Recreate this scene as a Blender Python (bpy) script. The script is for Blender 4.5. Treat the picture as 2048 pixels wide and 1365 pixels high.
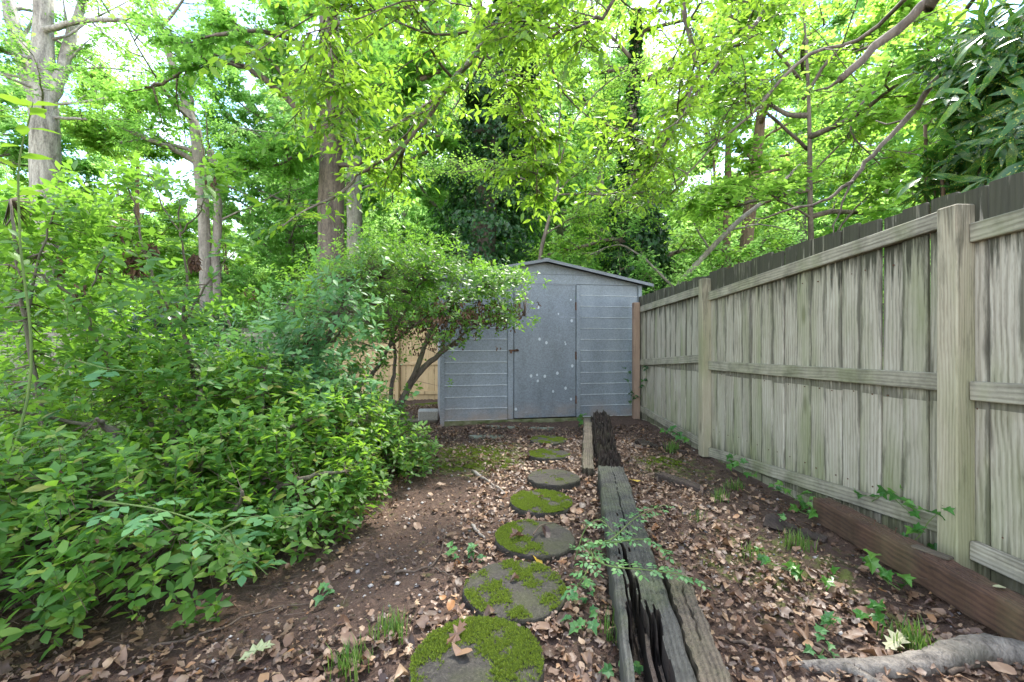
import bpy, math, numpy as np

# ------------------------------------------------------------------ scene, camera, light
sc = bpy.context.scene
for o in list(bpy.data.objects):
    bpy.data.objects.remove(o)
COL = sc.collection
rng = np.random.default_rng(11)

F, CX, HOR, CAMZ = 872.0, 1024.0, 692.0, 1.15      # focal length (px of a 2048 frame), centre, horizon row, eye height
def P(px, py, Y):
    """a point of the place, from where it is seen and how far away it stands"""
    return np.array([(px - CX) / F * Y, Y, CAMZ - (py - HOR) / F * Y])

cam = bpy.data.cameras.new('camera')
cam.lens = 36.0 * F / 2048.0
cam.sensor_width = 36.0
cam.shift_y = (HOR - 682.5) / 2048.0
cam.clip_start, cam.clip_end = 0.05, 500
camo = bpy.data.objects.new('camera', cam)
COL.objects.link(camo)
camo.location = (0, 0, CAMZ)
camo.rotation_euler = (math.radians(90), 0, 0)
sc.camera = camo

SUN_EL, SUN_AZ = math.radians(58), math.radians(28)     # azimuth from +Y (ahead) towards +X
wd = bpy.data.worlds.new('World'); sc.world = wd; wd.use_nodes = True
nt = wd.node_tree; nt.nodes.clear()
wo = nt.nodes.new('ShaderNodeOutputWorld'); bg = nt.nodes.new('ShaderNodeBackground')
sky = nt.nodes.new('ShaderNodeTexSky'); sky.sky_type = 'NISHITA'; sky.sun_disc = False
sky.sun_elevation = SUN_EL; sky.sun_rotation = SUN_AZ
sky.air_density = 1.0; sky.dust_density = 0.0; sky.ozone_density = 1.2
tc = nt.nodes.new('ShaderNodeTexCoord'); nz = nt.nodes.new('ShaderNodeTexNoise')
nz.inputs['Scale'].default_value = 2.6; nz.inputs['Detail'].default_value = 6; nz.inputs['Roughness'].default_value = 0.55
rp = nt.nodes.new('ShaderNodeValToRGB'); rp.color_ramp.elements[0].position = 0.43; rp.color_ramp.elements[1].position = 0.62
mx = nt.nodes.new('ShaderNodeMix'); mx.data_type = 'RGBA'
mx.inputs['B'].default_value = (5.2, 5.2, 5.3, 1)
nt.links.new(tc.outputs['Generated'], nz.inputs['Vector']); nt.links.new(nz.outputs['Fac'], rp.inputs['Fac'])
nt.links.new(rp.outputs['Color'], mx.inputs['Factor']); nt.links.new(sky.outputs['Color'], mx.inputs['A'])
nt.links.new(mx.outputs['Result'], bg.inputs['Color']); nt.links.new(bg.outputs['Background'], wo.inputs['Surface'])
bg.inputs['Strength'].default_value = 0.15

sl = bpy.data.lights.new('sun', 'SUN'); sl.energy = 2.4; sl.angle = math.radians(10); sl.color = (1.0, 0.95, 0.87)
so = bpy.data.objects.new('sun', sl); COL.objects.link(so)
so.rotation_euler = (math.radians(90) - SUN_EL, 0, math.radians(180) - SUN_AZ)   # light comes from the sky's sun side
so.location = (6, 10, 30)

sc.view_settings.view_transform = 'Standard'; sc.view_settings.look = 'None'
sc.view_settings.gamma = 1.0; sc.view_settings.use_curve_mapping = False
sc.view_settings.exposure = 2.36
sc.render.engine = 'CYCLES'
cy = sc.cycles
cy.max_bounces = 7; cy.diffuse_bounces = 4; cy.glossy_bounces = 2; cy.transmission_bounces = 5; cy.transparent_max_bounces = 4
cy.caustics_reflective = False; cy.caustics_refractive = False
cy.use_denoising = True; cy.sample_clamp_indirect = 6

# ------------------------------------------------------------------ mesh helpers
def unit(v):
    v = np.asarray(v, float)
    return v / np.maximum(np.linalg.norm(v, axis=-1, keepdims=True), 1e-9)

def make_mesh(name, parts, mats, smooth=False):
    """parts: list of (verts n x 3, faces m x k, material index)"""
    parts = [p for p in parts if len(p[0]) and len(p[1])]
    V = np.concatenate([np.asarray(p[0], np.float32) for p in parts])
    off = 0; L = []; LT = []; MI = []
    for v, f, m in parts:
        f = np.asarray(f, np.int32)
        L.append((f + off).ravel()); LT.append(np.full(len(f), f.shape[1], np.int32)); MI.append(np.full(len(f), m, np.int32))
        off += len(v)
    L = np.concatenate(L); LT = np.concatenate(LT); MI = np.concatenate(MI)
    me = bpy.data.meshes.new(name)
    me.vertices.add(len(V)); me.vertices.foreach_set('co', V.ravel())
    me.loops.add(len(L)); me.loops.foreach_set('vertex_index', L)
    me.polygons.add(len(LT)); me.polygons.foreach_set('loop_start', (np.cumsum(LT) - LT).astype(np.int32))
    if len(mats) > 1: me.polygons.foreach_set('material_index', MI)
    me.polygons.foreach_set('use_smooth', np.full(len(LT), bool(smooth)))
    for m in mats: me.materials.append(m)
    me.update(calc_edges=True)
    return me

def link(name, me, parent=None, loc=None, rot=None, scale=None, kind=None):
    o = bpy.data.objects.new(name, me); COL.objects.link(o)
    if parent is not None: o.parent = parent
    if loc is not None: o.location = [float(c) for c in loc]
    if rot is not None: o.rotation_euler = [float(c) for c in rot]
    if scale is not None: o.scale = [float(c) for c in scale] if np.ndim(scale) else (scale,) * 3
    if kind: o['kind'] = kind
    return o

def tag(o, label, cat, group=None, kind=None):
    o['label'] = label; o['category'] = cat
    if group: o['group'] = group
    if kind: o['kind'] = kind
    return o

def thing(name, label, cat, loc=(0, 0, 0), rz=0.0, group=None):
    return tag(link(name, None, loc=loc, rot=(0, 0, rz)), label, cat, group)

def box(c, s, bev=0.0):
    """box, centre c, size s; chamfered along its vertical and top edges when bev > 0"""
    c = np.asarray(c, float); h = np.asarray(s, float) / 2
    if bev <= 0:
        v = np.array([[x, y, z] for z in (-1, 1) for (x, y) in ((-1, -1), (1, -1), (1, 1), (-1, 1))]) * h + c
        f = np.array([[3, 2, 1, 0], [4, 5, 6, 7], [0, 1, 5, 4], [1, 2, 6, 5], [2, 3, 7, 6], [3, 0, 4, 7]])
        return v, f, 0
    rings = []
    for z, ins in ((-h[2], bev), (-h[2] + bev, 0), (h[2] - bev, 0), (h[2], bev)):
        x, y, b = h[0] - ins, h[1] - ins, bev * (0.6 if ins else 1.0)
        rings.append([(-x + b, -y, z), (x - b, -y, z), (x, -y + b, z), (x, y - b, z), (x - b, y, z), (-x + b, y, z), (-x, y - b, z), (-x, -y + b, z)])
    v = np.array(rings).reshape(-1, 3) + c
    f = []
    for r in range(3):
        for i in range(8):
            j = (i + 1) % 8
            f.append([r * 8 + i, r * 8 + j, r * 8 + 8 + j, r * 8 + 8 + i])
    for a in (0, 24):
        q = [a + i for i in range(8)]
        if a == 0: q = q[::-1]
        for i in (1, 3, 5): f.append([q[0], q[i], q[i + 1], q[(i + 2) % 8]] )
    return v, np.array(f), 0

def spline(pts, k=4):
    """Catmull-Rom through pts (any row width)"""
    p = np.asarray(pts, float)
    if len(p) < 3: 
        t = np.linspace(0, 1, k + 1)[:, None]; return p[0] * (1 - t) + p[-1] * t
    q = np.vstack([2 * p[0] - p[1], p, 2 * p[-1] - p[-2]])
    out = []
    for i in range(1, len(q) - 2):
        for t in np.arange(k) / k:
            a, b, c, d = q[i - 1], q[i], q[i + 1], q[i + 2]
            out.append(.5 * (2 * b + (c - a) * t + (2 * a - 5 * b + 4 * c - d) * t * t + (3 * b - a - 3 * c + d) * t ** 3))
    out.append(p[-1])
    return np.array(out)

def tube(pts, rad, n=8, rough=0.0, mi=0):
    p = np.asarray(pts, float); m = len(p)
    r = np.broadcast_to(np.asarray(rad, float), (m,)).copy()
    t = unit(np.gradient(p, axis=0))
    a = np.array([1., 0, 0]) if abs(t[0][0]) < .8 else np.array([0, 1., 0])
    V = []
    for i in range(m):
        a = unit(a - t[i] * np.dot(a, t[i])); b = np.cross(t[i], a)
        ang = np.arange(n) / n * 2 * np.pi
        rr = r[i] * (1 + rough * rng.standard_normal(n))
        V.append(p[i] + rr[:, None] * (np.cos(ang)[:, None] * a + np.sin(ang)[:, None] * b))
    V = np.concatenate(V + [p[:1], p[-1:]])
    I = np.arange(n); J = (I + 1) % n
    Fq = np.concatenate([np.stack([k * n + I, k * n + J, (k + 1) * n + J, (k + 1) * n + I], 1) for k in range(m - 1)])
    caps = np.concatenate([np.stack([J, I, np.full(n, m * n), np.full(n, m * n)], 1)[:, :3],
                           np.stack([(m - 1) * n + I, (m - 1) * n + J, np.full(n, m * n + 1)], 1)])
    return [(V, Fq, mi), (V, caps, mi)]

def join_tube(pts, rad, n=8, rough=0.0, mi=0):
    (V, Fq, _), (_, C, _) = tube(pts, rad, n, rough, mi)
    tri = np.concatenate([Fq[:, [0, 1, 2]], Fq[:, [0, 2, 3]], C])
    return (V, tri, mi)

def thin_twigs(p0, d, l, r, mi=1):
    """many slender three-sided twigs at once"""
    k = len(p0)
    if k == 0: return (np.zeros((0, 3)), np.zeros((0, 3), int), mi)
    p0 = np.asarray(p0); d = unit(d)
    up = np.where(np.abs(d[:, 2:3]) > .9, np.array([[1., 0, 0]]), np.array([[0, 0, 1.]]))
    a = unit(np.cross(d, up)); b = np.cross(d, a)
    r = np.broadcast_to(np.asarray(r, float), (k,))[:, None]; l = np.broadcast_to(np.asarray(l, float), (k,))[:, None]
    base = [p0 + r * (a * math.cos(x) + b * math.sin(x)) for x in (0, 2.094, 4.189)]
    tip = p0 + d * l
    V = np.stack(base + [tip], 1).reshape(-1, 3)
    T = np.array([[0, 1, 3], [1, 2, 3], [2, 0, 3]])
    return V, (T[None] + (np.arange(k) * 4)[:, None, None]).reshape(-1, 3), mi

# ---- leaves
def leaf8(w=.22, fold=.25, droop=.12, fat=.36):
    y = [0, fat, .72, 1]; z = [-droop * a * a for a in y]
    v = [[0, 0, 0], [0, y[1], z[1]], [0, y[2], z[2]], [0, 1, z[3]],
         [-w, y[1], z[1] + fold * w], [-w * .72, y[2], z[2] + fold * w * .7], [w, y[1], z[1] + fold * w], [w * .72, y[2], z[2] + fold * w * .7]]
    f = [[0, 6, 1], [6, 7, 2], [6, 2, 1], [7, 3, 2], [0, 1, 4], [4, 1, 2], [4, 2, 5], [5, 2, 3]]
    return np.array(v, float), np.array(f)

def leaf2(w=.28, fold=.2):
    return np.array([[0, 0, 0], [w, .45, fold * w], [0, 1, -.08], [-w, .45, fold * w]], float), np.array([[0, 1, 2], [0, 2, 3]])

def fan(outline, curl=.1, seed=0, up=0.0):
    r = np.random.default_rng(seed)
    o = np.array(outline, float); c = o.mean(0)
    v = np.zeros((len(o) + 1, 3)); v[:-1, :2] = o; v[-1, :2] = c
    v[:-1, 2] = curl * (np.abs(o[:, 0]) ** 1.3) * 2 + curl * .6 * np.sin(o[:, 1] * 5 + seed) + r.uniform(-.25, .25, len(o)) * curl + up
    n = len(o)
    return v, np.array([[i, (i + 1) % n, n] for i in range(n)])

def mirror(half):
    return half + [(-x, y) for x, y in half[::-1] if x > 1e-6]

OAK = mirror([(0, 0), (.05, .12), (.19, .2), (.08, .3), (.27, .42), (.1, .5), (.3, .66), (.11, .7), (.17, .88), (.06, .86), (0, 1.0)])
OVATE = mirror([(0, 0), (.17, .14), (.28, .36), (.24, .62), (.12, .84), (0, 1.0)])
POPLAR = mirror([(0, 0), (.2, .05), (.42, .25), (.3, .45), (.33, .72), (.1, .82), (0, .76)])
IVY = mirror([(0, .06), (.16, -.06), (.4, .1), (.3, .28), (.46, .5), (.2, .58), (0, 1.0)])
MAPLE = mirror([(0, 0), (.4, .1), (.26, .3), (.46, .6), (.18, .55), (0, 1.0)])

def frames(d, n):
    y = unit(d); x = unit(np.cross(y, n)); z = np.cross(x, y)
    return np.stack([x, y, z], -1)

def scat(tpl, pos, R, s, mi=0):
    tv, tf = tpl
    k = len(pos)
    if k == 0: return (np.zeros((0, 3)), np.zeros((0, 3), int), mi)
    s = np.broadcast_to(np.asarray(s, float), (k,))
    V = np.einsum('kij,vj->kvi', R, tv) * s[:, None, None] + np.asarray(pos)[:, None]
    return V.reshape(-1, 3), (tf[None] + (np.arange(k) * len(tv))[:, None, None]).reshape(-1, tf.shape[1]), mi

def twig_leaves(p0, d, l, m, L, ang=.95, droop=.25, jit=.3, sag=.12, njit=.35):
    """m alternate leaves along each twig -> pos, dir, normal, size"""
    k = len(p0); d = unit(d)
    side = np.cross(d, [0, 0, 1.]); side = unit(np.where(np.linalg.norm(side, axis=1, keepdims=True) < .1, [1., 0, 0], side))
    j = np.arange(m)
    t = (j + .9) / m
    l = np.broadcast_to(np.asarray(l, float), (k,))
    pos = p0[:, None] + d[:, None] * (l[:, None] * t)[..., None]
    pos[..., 2] -= sag * l[:, None] * t ** 2
    sg = np.where(j % 2 == 0, 1., -1.)
    a = np.where(j == m - 1, .1, ang)
    dd = d[:, None] * np.cos(a)[None, :, None] + side[:, None] * (sg * np.sin(a))[None, :, None]
    dd = dd + rng.standard_normal(dd.shape) * jit; dd[..., 2] -= droop
    nn = np.array([0, 0, 1.]) + rng.standard_normal(dd.shape) * njit
    s = L * rng.uniform(.5, 1.2, (k, m))
    return pos.reshape(-1, 3), unit(dd).reshape(-1, 3), nn.reshape(-1, 3), s.ravel()

def whorls(p, ax, m, L, tilt=.45, jit=.15):
    """rosettes of m leaves round the tip of each shoot"""
    k = len(p); ax = unit(ax)
    ref = np.where(np.abs(ax[:, 2:3]) > .9, [[1., 0, 0]], [[0, 0, 1.]])
    a = unit(np.cross(ax, ref)); b = np.cross(ax, a)
    th = (np.arange(m) / m * 2 * np.pi)[None] + rng.uniform(0, 6.28, (k, 1)) + rng.normal(0, .25, (k, m))
    rad = np.cos(th)[..., None] * a[:, None] + np.sin(th)[..., None] * b[:, None]
    tl = rng.normal(tilt, .25, (k, m))[..., None]
    d = unit(rad * np.cos(tl) + ax[:, None] * np.sin(tl) + rng.standard_normal((k, m, 3)) * jit)
    n = ax[:, None] * np.cos(tl) - rad * np.sin(tl) + rng.standard_normal((k, m, 3)) * .15
    pos = p[:, None] + d * .006 - ax[:, None] * (rng.uniform(0, .035, (k, m)))[..., None]
    return pos.reshape(-1, 3), d.reshape(-1, 3), n.reshape(-1, 3), (L * rng.uniform(.45, 1.25, (k, m))).ravel()

def cat(*sets):
    return tuple(np.concatenate([s[i] for s in sets]) for i in range(4))

def pinnate(p, d, n_pairs, Lrach, Lleaf, droop=.2):
    """compound leaves: a rachis with paired leaflets and one at the end"""
    k = len(p); d = unit(d)
    side = unit(np.cross(d, [0, 0, 1.]) + 1e-6)
    P_, D_, N_, S_ = [], [], [], []
    for j in range(n_pairs):
        t = (j + 1) / (n_pairs + .5)
        for sg in (-1, 1):
            q = p + d * Lrach * t; q[:, 2] -= droop * Lrach * t * t
            P_.append(q); D_.append(unit(d * .45 + side * sg * .9 + rng.standard_normal((k, 3)) * .12 - np.array([0, 0, droop * .8])))
            N_.append(np.array([0, 0, 1.]) + rng.standard_normal((k, 3)) * .25); S_.append(Lleaf * rng.uniform(.75, 1.1, k))
    q = p + d * Lrach; q[:, 2] -= droop * Lrach
    P_.append(q); D_.append(unit(d - np.array([0, 0, droop]))); N_.append(np.tile([0, 0, 1.], (k, 1)) + rng.standard_normal((k, 3)) * .2); S_.append(np.full(k, Lleaf))
    return np.concatenate(P_), np.concatenate(D_), np.concatenate(N_), np.concatenate(S_)

# ------------------------------------------------------------------ materials
class NT:
    def __init__(s, name):
        s.m = bpy.data.materials.new(name); s.m.use_nodes = True
        s.t = s.m.node_tree; s.t.nodes.clear()
        s.out = s.n('ShaderNodeOutputMaterial'); s.bsdf = s.n('ShaderNodeBsdfPrincipled')
        s.l(s.bsdf.outputs[0], s.out.inputs['Surface'])
    def n(s, typ, **kw):
        nd = s.t.nodes.new(typ)
        for k, v in kw.items(): setattr(nd, k, v)
        return nd
    def l(s, a, b): s.t.links.new(a, b)
    def inp(s, nd, k, v):
        if hasattr(v, 'is_linked') or isinstance(v, bpy.types.NodeSocket): s.l(v, nd.inputs[k])
        else: nd.inputs[k].default_value = v
    def coord(s, kind='Object', scale=(1, 1, 1), offs=None):
        mp = s.n('ShaderNodeMapping'); mp.inputs['Scale'].default_value = scale
        s.l(s.n('ShaderNodeTexCoord').outputs[kind], mp.inputs['Vector'])
        if offs is not None: s.l(offs, mp.inputs['Location'])
        return mp.outputs[0]
    def noise(s, vec, scale, detail=4, rough=.55, dist=0.0):
        nd = s.n('ShaderNodeTexNoise'); s.l(vec, nd.inputs['Vector'])
        for k, v in (('Scale', scale), ('Detail', detail), ('Roughness', rough), ('Distortion', dist)): nd.inputs[k].default_value = v
        return nd.outputs['Fac']
    def ramp(s, fac, stops, interp='LINEAR'):
        nd = s.n('ShaderNodeValToRGB'); e = nd.color_ramp.elements; nd.color_ramp.interpolation = interp
        while len(e) < len(stops): e.new(.5)
        for el, (p, c) in zip(e, stops):
            el.position = p; el.color = (c, c, c, 1) if np.isscalar(c) else tuple(c) + (1,)
        s.l(fac, nd.inputs['Fac']); return nd.outputs['Color']
    def math(s, op, a, b=0.0, clamp=False):
        nd = s.n('ShaderNodeMath', operation=op, use_clamp=clamp); s.inp(nd, 0, a); s.inp(nd, 1, b); return nd.outputs[0]
    def mix(s, fac, a, b, mode='MIX'):
        nd = s.n('ShaderNodeMix', data_type='RGBA', blend_type=mode)
        s.inp(nd, 'Factor', fac)
        for k, v in (('A', a), ('B', b)):
            if isinstance(v, tuple): nd.inputs[k].default_value = v + (1,) if len(v) == 3 else v
            else: s.l(v, nd.inputs[k])
        return nd.outputs['Result']
    def bump(s, h, strength=.4, dist=.01):
        nd = s.n('ShaderNodeBump'); nd.inputs['Strength'].default_value = strength; nd.inputs['Distance'].default_value = dist
        s.l(h, nd.inputs['Height']); s.l(nd.outputs[0], s.bsdf.inputs['Normal'])
    def set(s, **kw):
        for k, v in kw.items():
            k = k.replace('_', ' ')
            if isinstance(v, tuple): s.bsdf.inputs[k].default_value = v + (1,) if len(v) == 3 else v
            elif isinstance(v, (int, float)): s.bsdf.inputs[k].default_value = v
            else: s.l(v, s.bsdf.inputs[k])

def leaf_material(name, stops, trans, tfac=.45, rough=.45, spots=None):
    t = NT(name)
    isl = t.n('ShaderNodeNewGeometry').outputs['Random Per Island']
    inf = t.n('ShaderNodeObjectInfo').outputs['Random']
    r = t.math('FRACT', t.math('ADD', isl, inf))
    col = t.ramp(r, stops)
    if spots:
        vo = t.n('ShaderNodeTexVoronoi'); vo.inputs['Scale'].default_value = 90; t.l(t.coord('Object'), vo.inputs['Vector'])
        nzm = t.noise(t.coord('Object'), 14, 2)
        m = t.math('MULTIPLY', t.math('LESS_THAN', vo.outputs['Distance'], .34), t.math('GREATER_THAN', nzm, .46))
        col = t.mix(m, col, spots)
    t.set(Base_Color=col, Roughness=rough)
    tr = t.n('ShaderNodeBsdfTranslucent'); 
    t.l(t.mix(1.0, col, trans, 'MULTIPLY') if False else t.mix(.75, col, trans), tr.inputs['Color'])
    ms = t.n('ShaderNodeMixShader'); ms.inputs[0].default_value = tfac
    t.l(t.bsdf.outputs[0], ms.inputs[1]); t.l(tr.outputs[0], ms.inputs[2]); t.l(ms.outputs[0], t.out.inputs['Surface'])
    return t.m

def bark_material(name, c0, c1, sc=9.0, bump=.8, moss=None):
    t = NT(name)
    v = t.coord('Object', (1, 1, .22))
    a = t.noise(v, sc, 6, .65, .6); b = t.noise(t.coord('Object', (1, 1, .5)), sc * 4, 4)
    f = t.math('ADD', t.math('MULTIPLY', a, .7), t.math('MULTIPLY', b, .3))
    col = t.ramp(f, [(.36, c0), (.62, c1)])
    if moss:
        col = t.mix(t.ramp(t.noise(t.coord('Object'), 2.2, 5), [(.5, 0.), (.66, .8)]), col, moss)
    t.set(Base_Color=col, Roughness=.9); t.bump(f, bump, .03)
    return t.m

def wood_material(name, light, mid, dark, axis='z', algae=0.0, mildew=None, rot=0.0, seedy=True, ring=22.0):
    """weathered timber: cathedral grain along one axis, knots, mildew runs, algae"""
    t = NT(name)
    rnd = t.n('ShaderNodeObjectInfo').outputs['Random']
    cmb = t.n('ShaderNodeCombineXYZ')
    for i, k in enumerate('XYZ'): t.l(t.math('MULTIPLY', rnd, (37.0, 91.0, 53.0)[i]), cmb.inputs[i])
    s = {'x': (.16, 1, 1), 'y': (1, .16, 1), 'z': (1, 1, .16)}[axis]
    v = t.coord('Object', s, cmb.outputs[0])
    oc = t.n('ShaderNodeSeparateXYZ'); t.l(t.n('ShaderNodeTexCoord').outputs['Object'], oc.inputs[0])
    warp = t.noise(v, 2.4, 2, .5)
    ab = [k for k in 'XYZ' if k.lower() != axis]
    acr = t.math('ADD', oc.outputs[ab[0]], t.math('MULTIPLY', oc.outputs[ab[1]], .8))
    acr = t.math('ADD', acr, t.math('MULTIPLY', warp, .11))
    fine = t.noise(t.coord('Object', tuple(np.where(np.array(s) < 1, .03, 1.0)), cmb.outputs[0]), 130, 4, .7)
    blot = t.noise(t.coord('Object', tuple(np.where(np.array(s) < 1, .3, 1.0)), cmb.outputs[0]), 7, 5, .65)
    rings = t.math('ADD', t.math('MULTIPLY', t.math('SINE', t.math('ADD', t.math('MULTIPLY', t.math('ADD', acr, t.math('MULTIPLY', rnd, 3.0)), ring * 15), t.math('MULTIPLY', blot, 15.0))), .5), .5)
    g = t.math('ADD', t.math('MULTIPLY', rings, .15), t.math('MULTIPLY', fine, .44))
    g = t.math('ADD', g, t.math('MULTIPLY', blot, .36))
    col = t.ramp(g, [(.28, dark), (.46, mid), (.66, light)])
    # knots
    vo = t.n('ShaderNodeTexVoronoi'); vo.inputs['Scale'].default_value = 2.6
    t.l(t.coord('Object', tuple(np.where(np.array(s) < 1, .55, 1.6)), cmb.outputs[0]), vo.inputs['Vector'])
    col = t.mix(t.ramp(vo.outputs['Distance'], [(.05, .85), (.13, 0.)]), col, tuple(np.array(dark) * .6))
    # board to board tone
    col = t.mix(t.math('MULTIPLY', rnd, .35), col, tuple(np.array(mid) * np.array((.92, .95, .9))))
    if algae:
        n = t.noise(t.coord('Object', (3, 3, .6), cmb.outputs[0]), 1.6, 4)
        zb = t.n('ShaderNodeMapRange', clamp=True); t.l(oc.outputs['Z'], zb.inputs['Value']); zb.inputs['From Min'].default_value = .75; zb.inputs['From Max'].default_value = .05
        n = t.math('ADD', n, t.math('MULTIPLY', zb.outputs[0], .14 if axis == 'z' else 0.0))
        col = t.mix(t.math('MULTIPLY', t.ramp(n, [(.47, 0.), (.70, 1.)]), algae), col, (.16, .19, .065))
    if mildew:
        runs = t.noise(t.coord('Object', (22, 22, 1.5), cmb.outputs[0]), 1.6, 5, .65)
        tot = None
        for (z0, z1, amt) in mildew:        # dark runs that start under a rail or the board's end and trail off
            a = t.n('ShaderNodeMapRange', clamp=True)
            t.l(oc.outputs['Z'], a.inputs['Value']); a.inputs['From Min'].default_value = z0; a.inputs['From Max'].default_value = z1
            b = t.math('MULTIPLY', t.ramp(t.math('ADD', runs, t.math('MULTIPLY', t.math('POWER', a.outputs[0], 1.5), .36)), [(.64, 0.), (.80, 1.)]), amt)
            if z1 < z0: b = t.math('MULTIPLY', b, t.math('GREATER_THAN', oc.outputs['Z'], z1))
            tot = b if tot is None else t.math('MAXIMUM', tot, b)
        ey = t.n('ShaderNodeMapRange', clamp=True); t.l(t.math('ABSOLUTE', oc.outputs['Y']), ey.inputs['Value']); ey.inputs['From Min'].default_value = .036; ey.inputs['From Max'].default_value = .068
        ez = t.n('ShaderNodeMapRange', clamp=True); t.l(oc.outputs['Z'], ez.inputs['Value']); ez.inputs['From Min'].default_value = .75; ez.inputs['From Max'].default_value = 1.7
        en = t.noise(t.coord('Object', (9, 9, 1.2), cmb.outputs[0]), 2.0, 5, .65)
        eb = t.ramp(t.math('ADD', en, t.math('ADD', t.math('MULTIPLY', ey.outputs[0], .26), t.math('MULTIPLY', ez.outputs[0], .10))), [(.66, 0.), (.82, .65)])
        tot = t.math('MAXIMUM', tot, eb)
        col = t.mix(tot, col, t.mix(en, (.008, .008, .005), (.05, .052, .026)))
    if rot:
        n = t.noise(t.coord('Object', (1, 1, 1)), 5, 6, .7)
        col = t.mix(t.math('MULTIPLY', t.ramp(n, [(.42, 0.), (.62, 1.)]), rot), col, tuple(np.array(dark) * .45))
    t.set(Base_Color=col, Roughness=.86)
    t.bump(g, .45, .004)
    return t.m

M = {}
M['azalea'] = leaf_material('azalea_leaf', [(0, (.040, .13, .022)), (.45, (.08, .20, .034)), (.8, (.125, .255, .042)), (.95, (.19, .30, .05)), (1, (.26, .23, .06))], (.34, .60, .05), .5, .5)
M['azalea_small'] = leaf_material('azalea_small_leaf', [(0, (.045, .135, .02)), (.5, (.08, .195, .028)), (1, (.14, .265, .034))], (.28, .54, .05), .5, .42)
M['overhang'] = leaf_material('overhanging_leaf', [(0, (.05, .145, .014)), (.5, (.09, .20, .020)), (.85, (.13, .25, .026)), (1, (.22, .3, .03))], (.35, .58, .045), .54, .38)
M['maple'] = leaf_material('maple_leaf', [(0, (.045, .14, .022)), (.5, (.075, .19, .03)), (1, (.125, .25, .036))], (.38, .72, .11), .66, .45)
M['wood_leaf'] = leaf_material('woodland_leaf', [(0, (.06, .155, .035)), (.5, (.095, .21, .045)), (1, (.15, .265, .06))], (.52, .84, .24), .76, .5)
M['under_leaf'] = leaf_material('undergrowth_leaf', [(0, (.05, .14, .018)), (.5, (.09, .20, .024)), (1, (.15, .26, .03))], (.46, .76, .11), .68, .5)
M['ivy'] = leaf_material('ivy_leaf', [(0, (.012, .05, .012)), (.6, (.025, .085, .02)), (1, (.06, .15, .03))], (.06, .18, .03), .22, .35)
M['ivy_young'] = leaf_material('young_ivy_leaf', [(0, (.03, .12, .02)), (.6, (.06, .19, .03)), (1, (.12, .26, .04))], (.15, .36, .05), .3, .35)
M['aucuba'] = leaf_material('spotted_laurel_leaf', [(0, (.018, .075, .014)), (.6, (.032, .11, .02)), (1, (.05, .15, .024))], (.12, .30, .03), .3, .25, spots=(.34, .38, .05))
M['laurel'] = leaf_material('dark_laurel_leaf', [(0, (.012, .05, .015)), (.6, (.022, .075, .02)), (1, (.04, .11, .03))], (.05, .15, .03), .2, .3)
M['creeper'] = leaf_material('creeper_leaf', [(0, (.06, .18, .06)), (.6, (.1, .25, .08)), (1, (.16, .33, .09))], (.2, .42, .1), .35, .5)
M['dead_leaf'] = leaf_material('dead_leaf', [(0, (.05, .026, .015)), (.6, (.10, .052, .028)), (1, (.17, .095, .05))], (.12, .06, .03), .15, .85)
M['litter'] = leaf_material('leaf_litter', [(0, (.035, .019, .014)), (.18, (.09, .050, .033)), (.34, (.18, .105, .065)), (.45, (.065, .047, .040)), (.57, (.26, .158, .096)), (.68, (.13, .067, .040)), (.79, (.30, .195, .122)), (.88, (.17, .120, .098)), (.96, (.40, .27, .16)), (1, (.26, .115, .04))], (.3, .16, .08), .12, .5)
M['fresh_litter'] = leaf_material('pale_fallen_leaf', [(0, (.34, .38, .2)), (1, (.42, .4, .24))], (.3, .35, .1), .15, .6)
M['yellow_litter'] = leaf_material('yellow_fallen_leaf', [(0, (.5, .33, .03)), (1, (.55, .4, .05))], (.5, .35, .03), .2, .6)
M['grass'] = leaf_material('grass_blade', [(0, (.05, .13, .02)), (.6, (.09, .2, .03)), (1, (.2, .26, .06))], (.2, .35, .05), .35, .6)
M['moss'] = leaf_material('moss_tuft', [(0, (.05, .075, .010)), (.35, (.10, .15, .016)), (.7, (.17, .24, .022)), (1, (.26, .33, .035))], (.28, .38, .035), .35, .85)
M['twig'] = bark_material('twig_bark', (.06, .042, .03), (.13, .095, .07), 30, .3)
M['green_stem'] = bark_material('green_stem', (.07, .12, .03), (.14, .2, .05), 30, .2)
M['bark_pale'] = bark_material('pale_oak_bark', (.13, .115, .10), (.46, .42, .37), 7, 1.0)
M['bark_grey'] = bark_material('grey_bark', (.12, .10, .085), (.32, .28, .24), 8, .9)
M['bark_dark'] = bark_material('dark_furrowed_bark', (.055, .042, .034), (.20, .16, .125), 7, 1.0)
M['bark_brown'] = bark_material('brown_bark', (.07, .045, .03), (.21, .14, .09), 9, .8)
M['bark_azalea'] = bark_material('azalea_bark', (.055, .043, .034), (.18, .145, .11), 24, .6, (.10, .11, .06))
M['bark_root'] = bark_material('root_bark', (.075, .064, .054), (.30, .262, .22), 18, 1.0, (.10, .095, .065))

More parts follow.
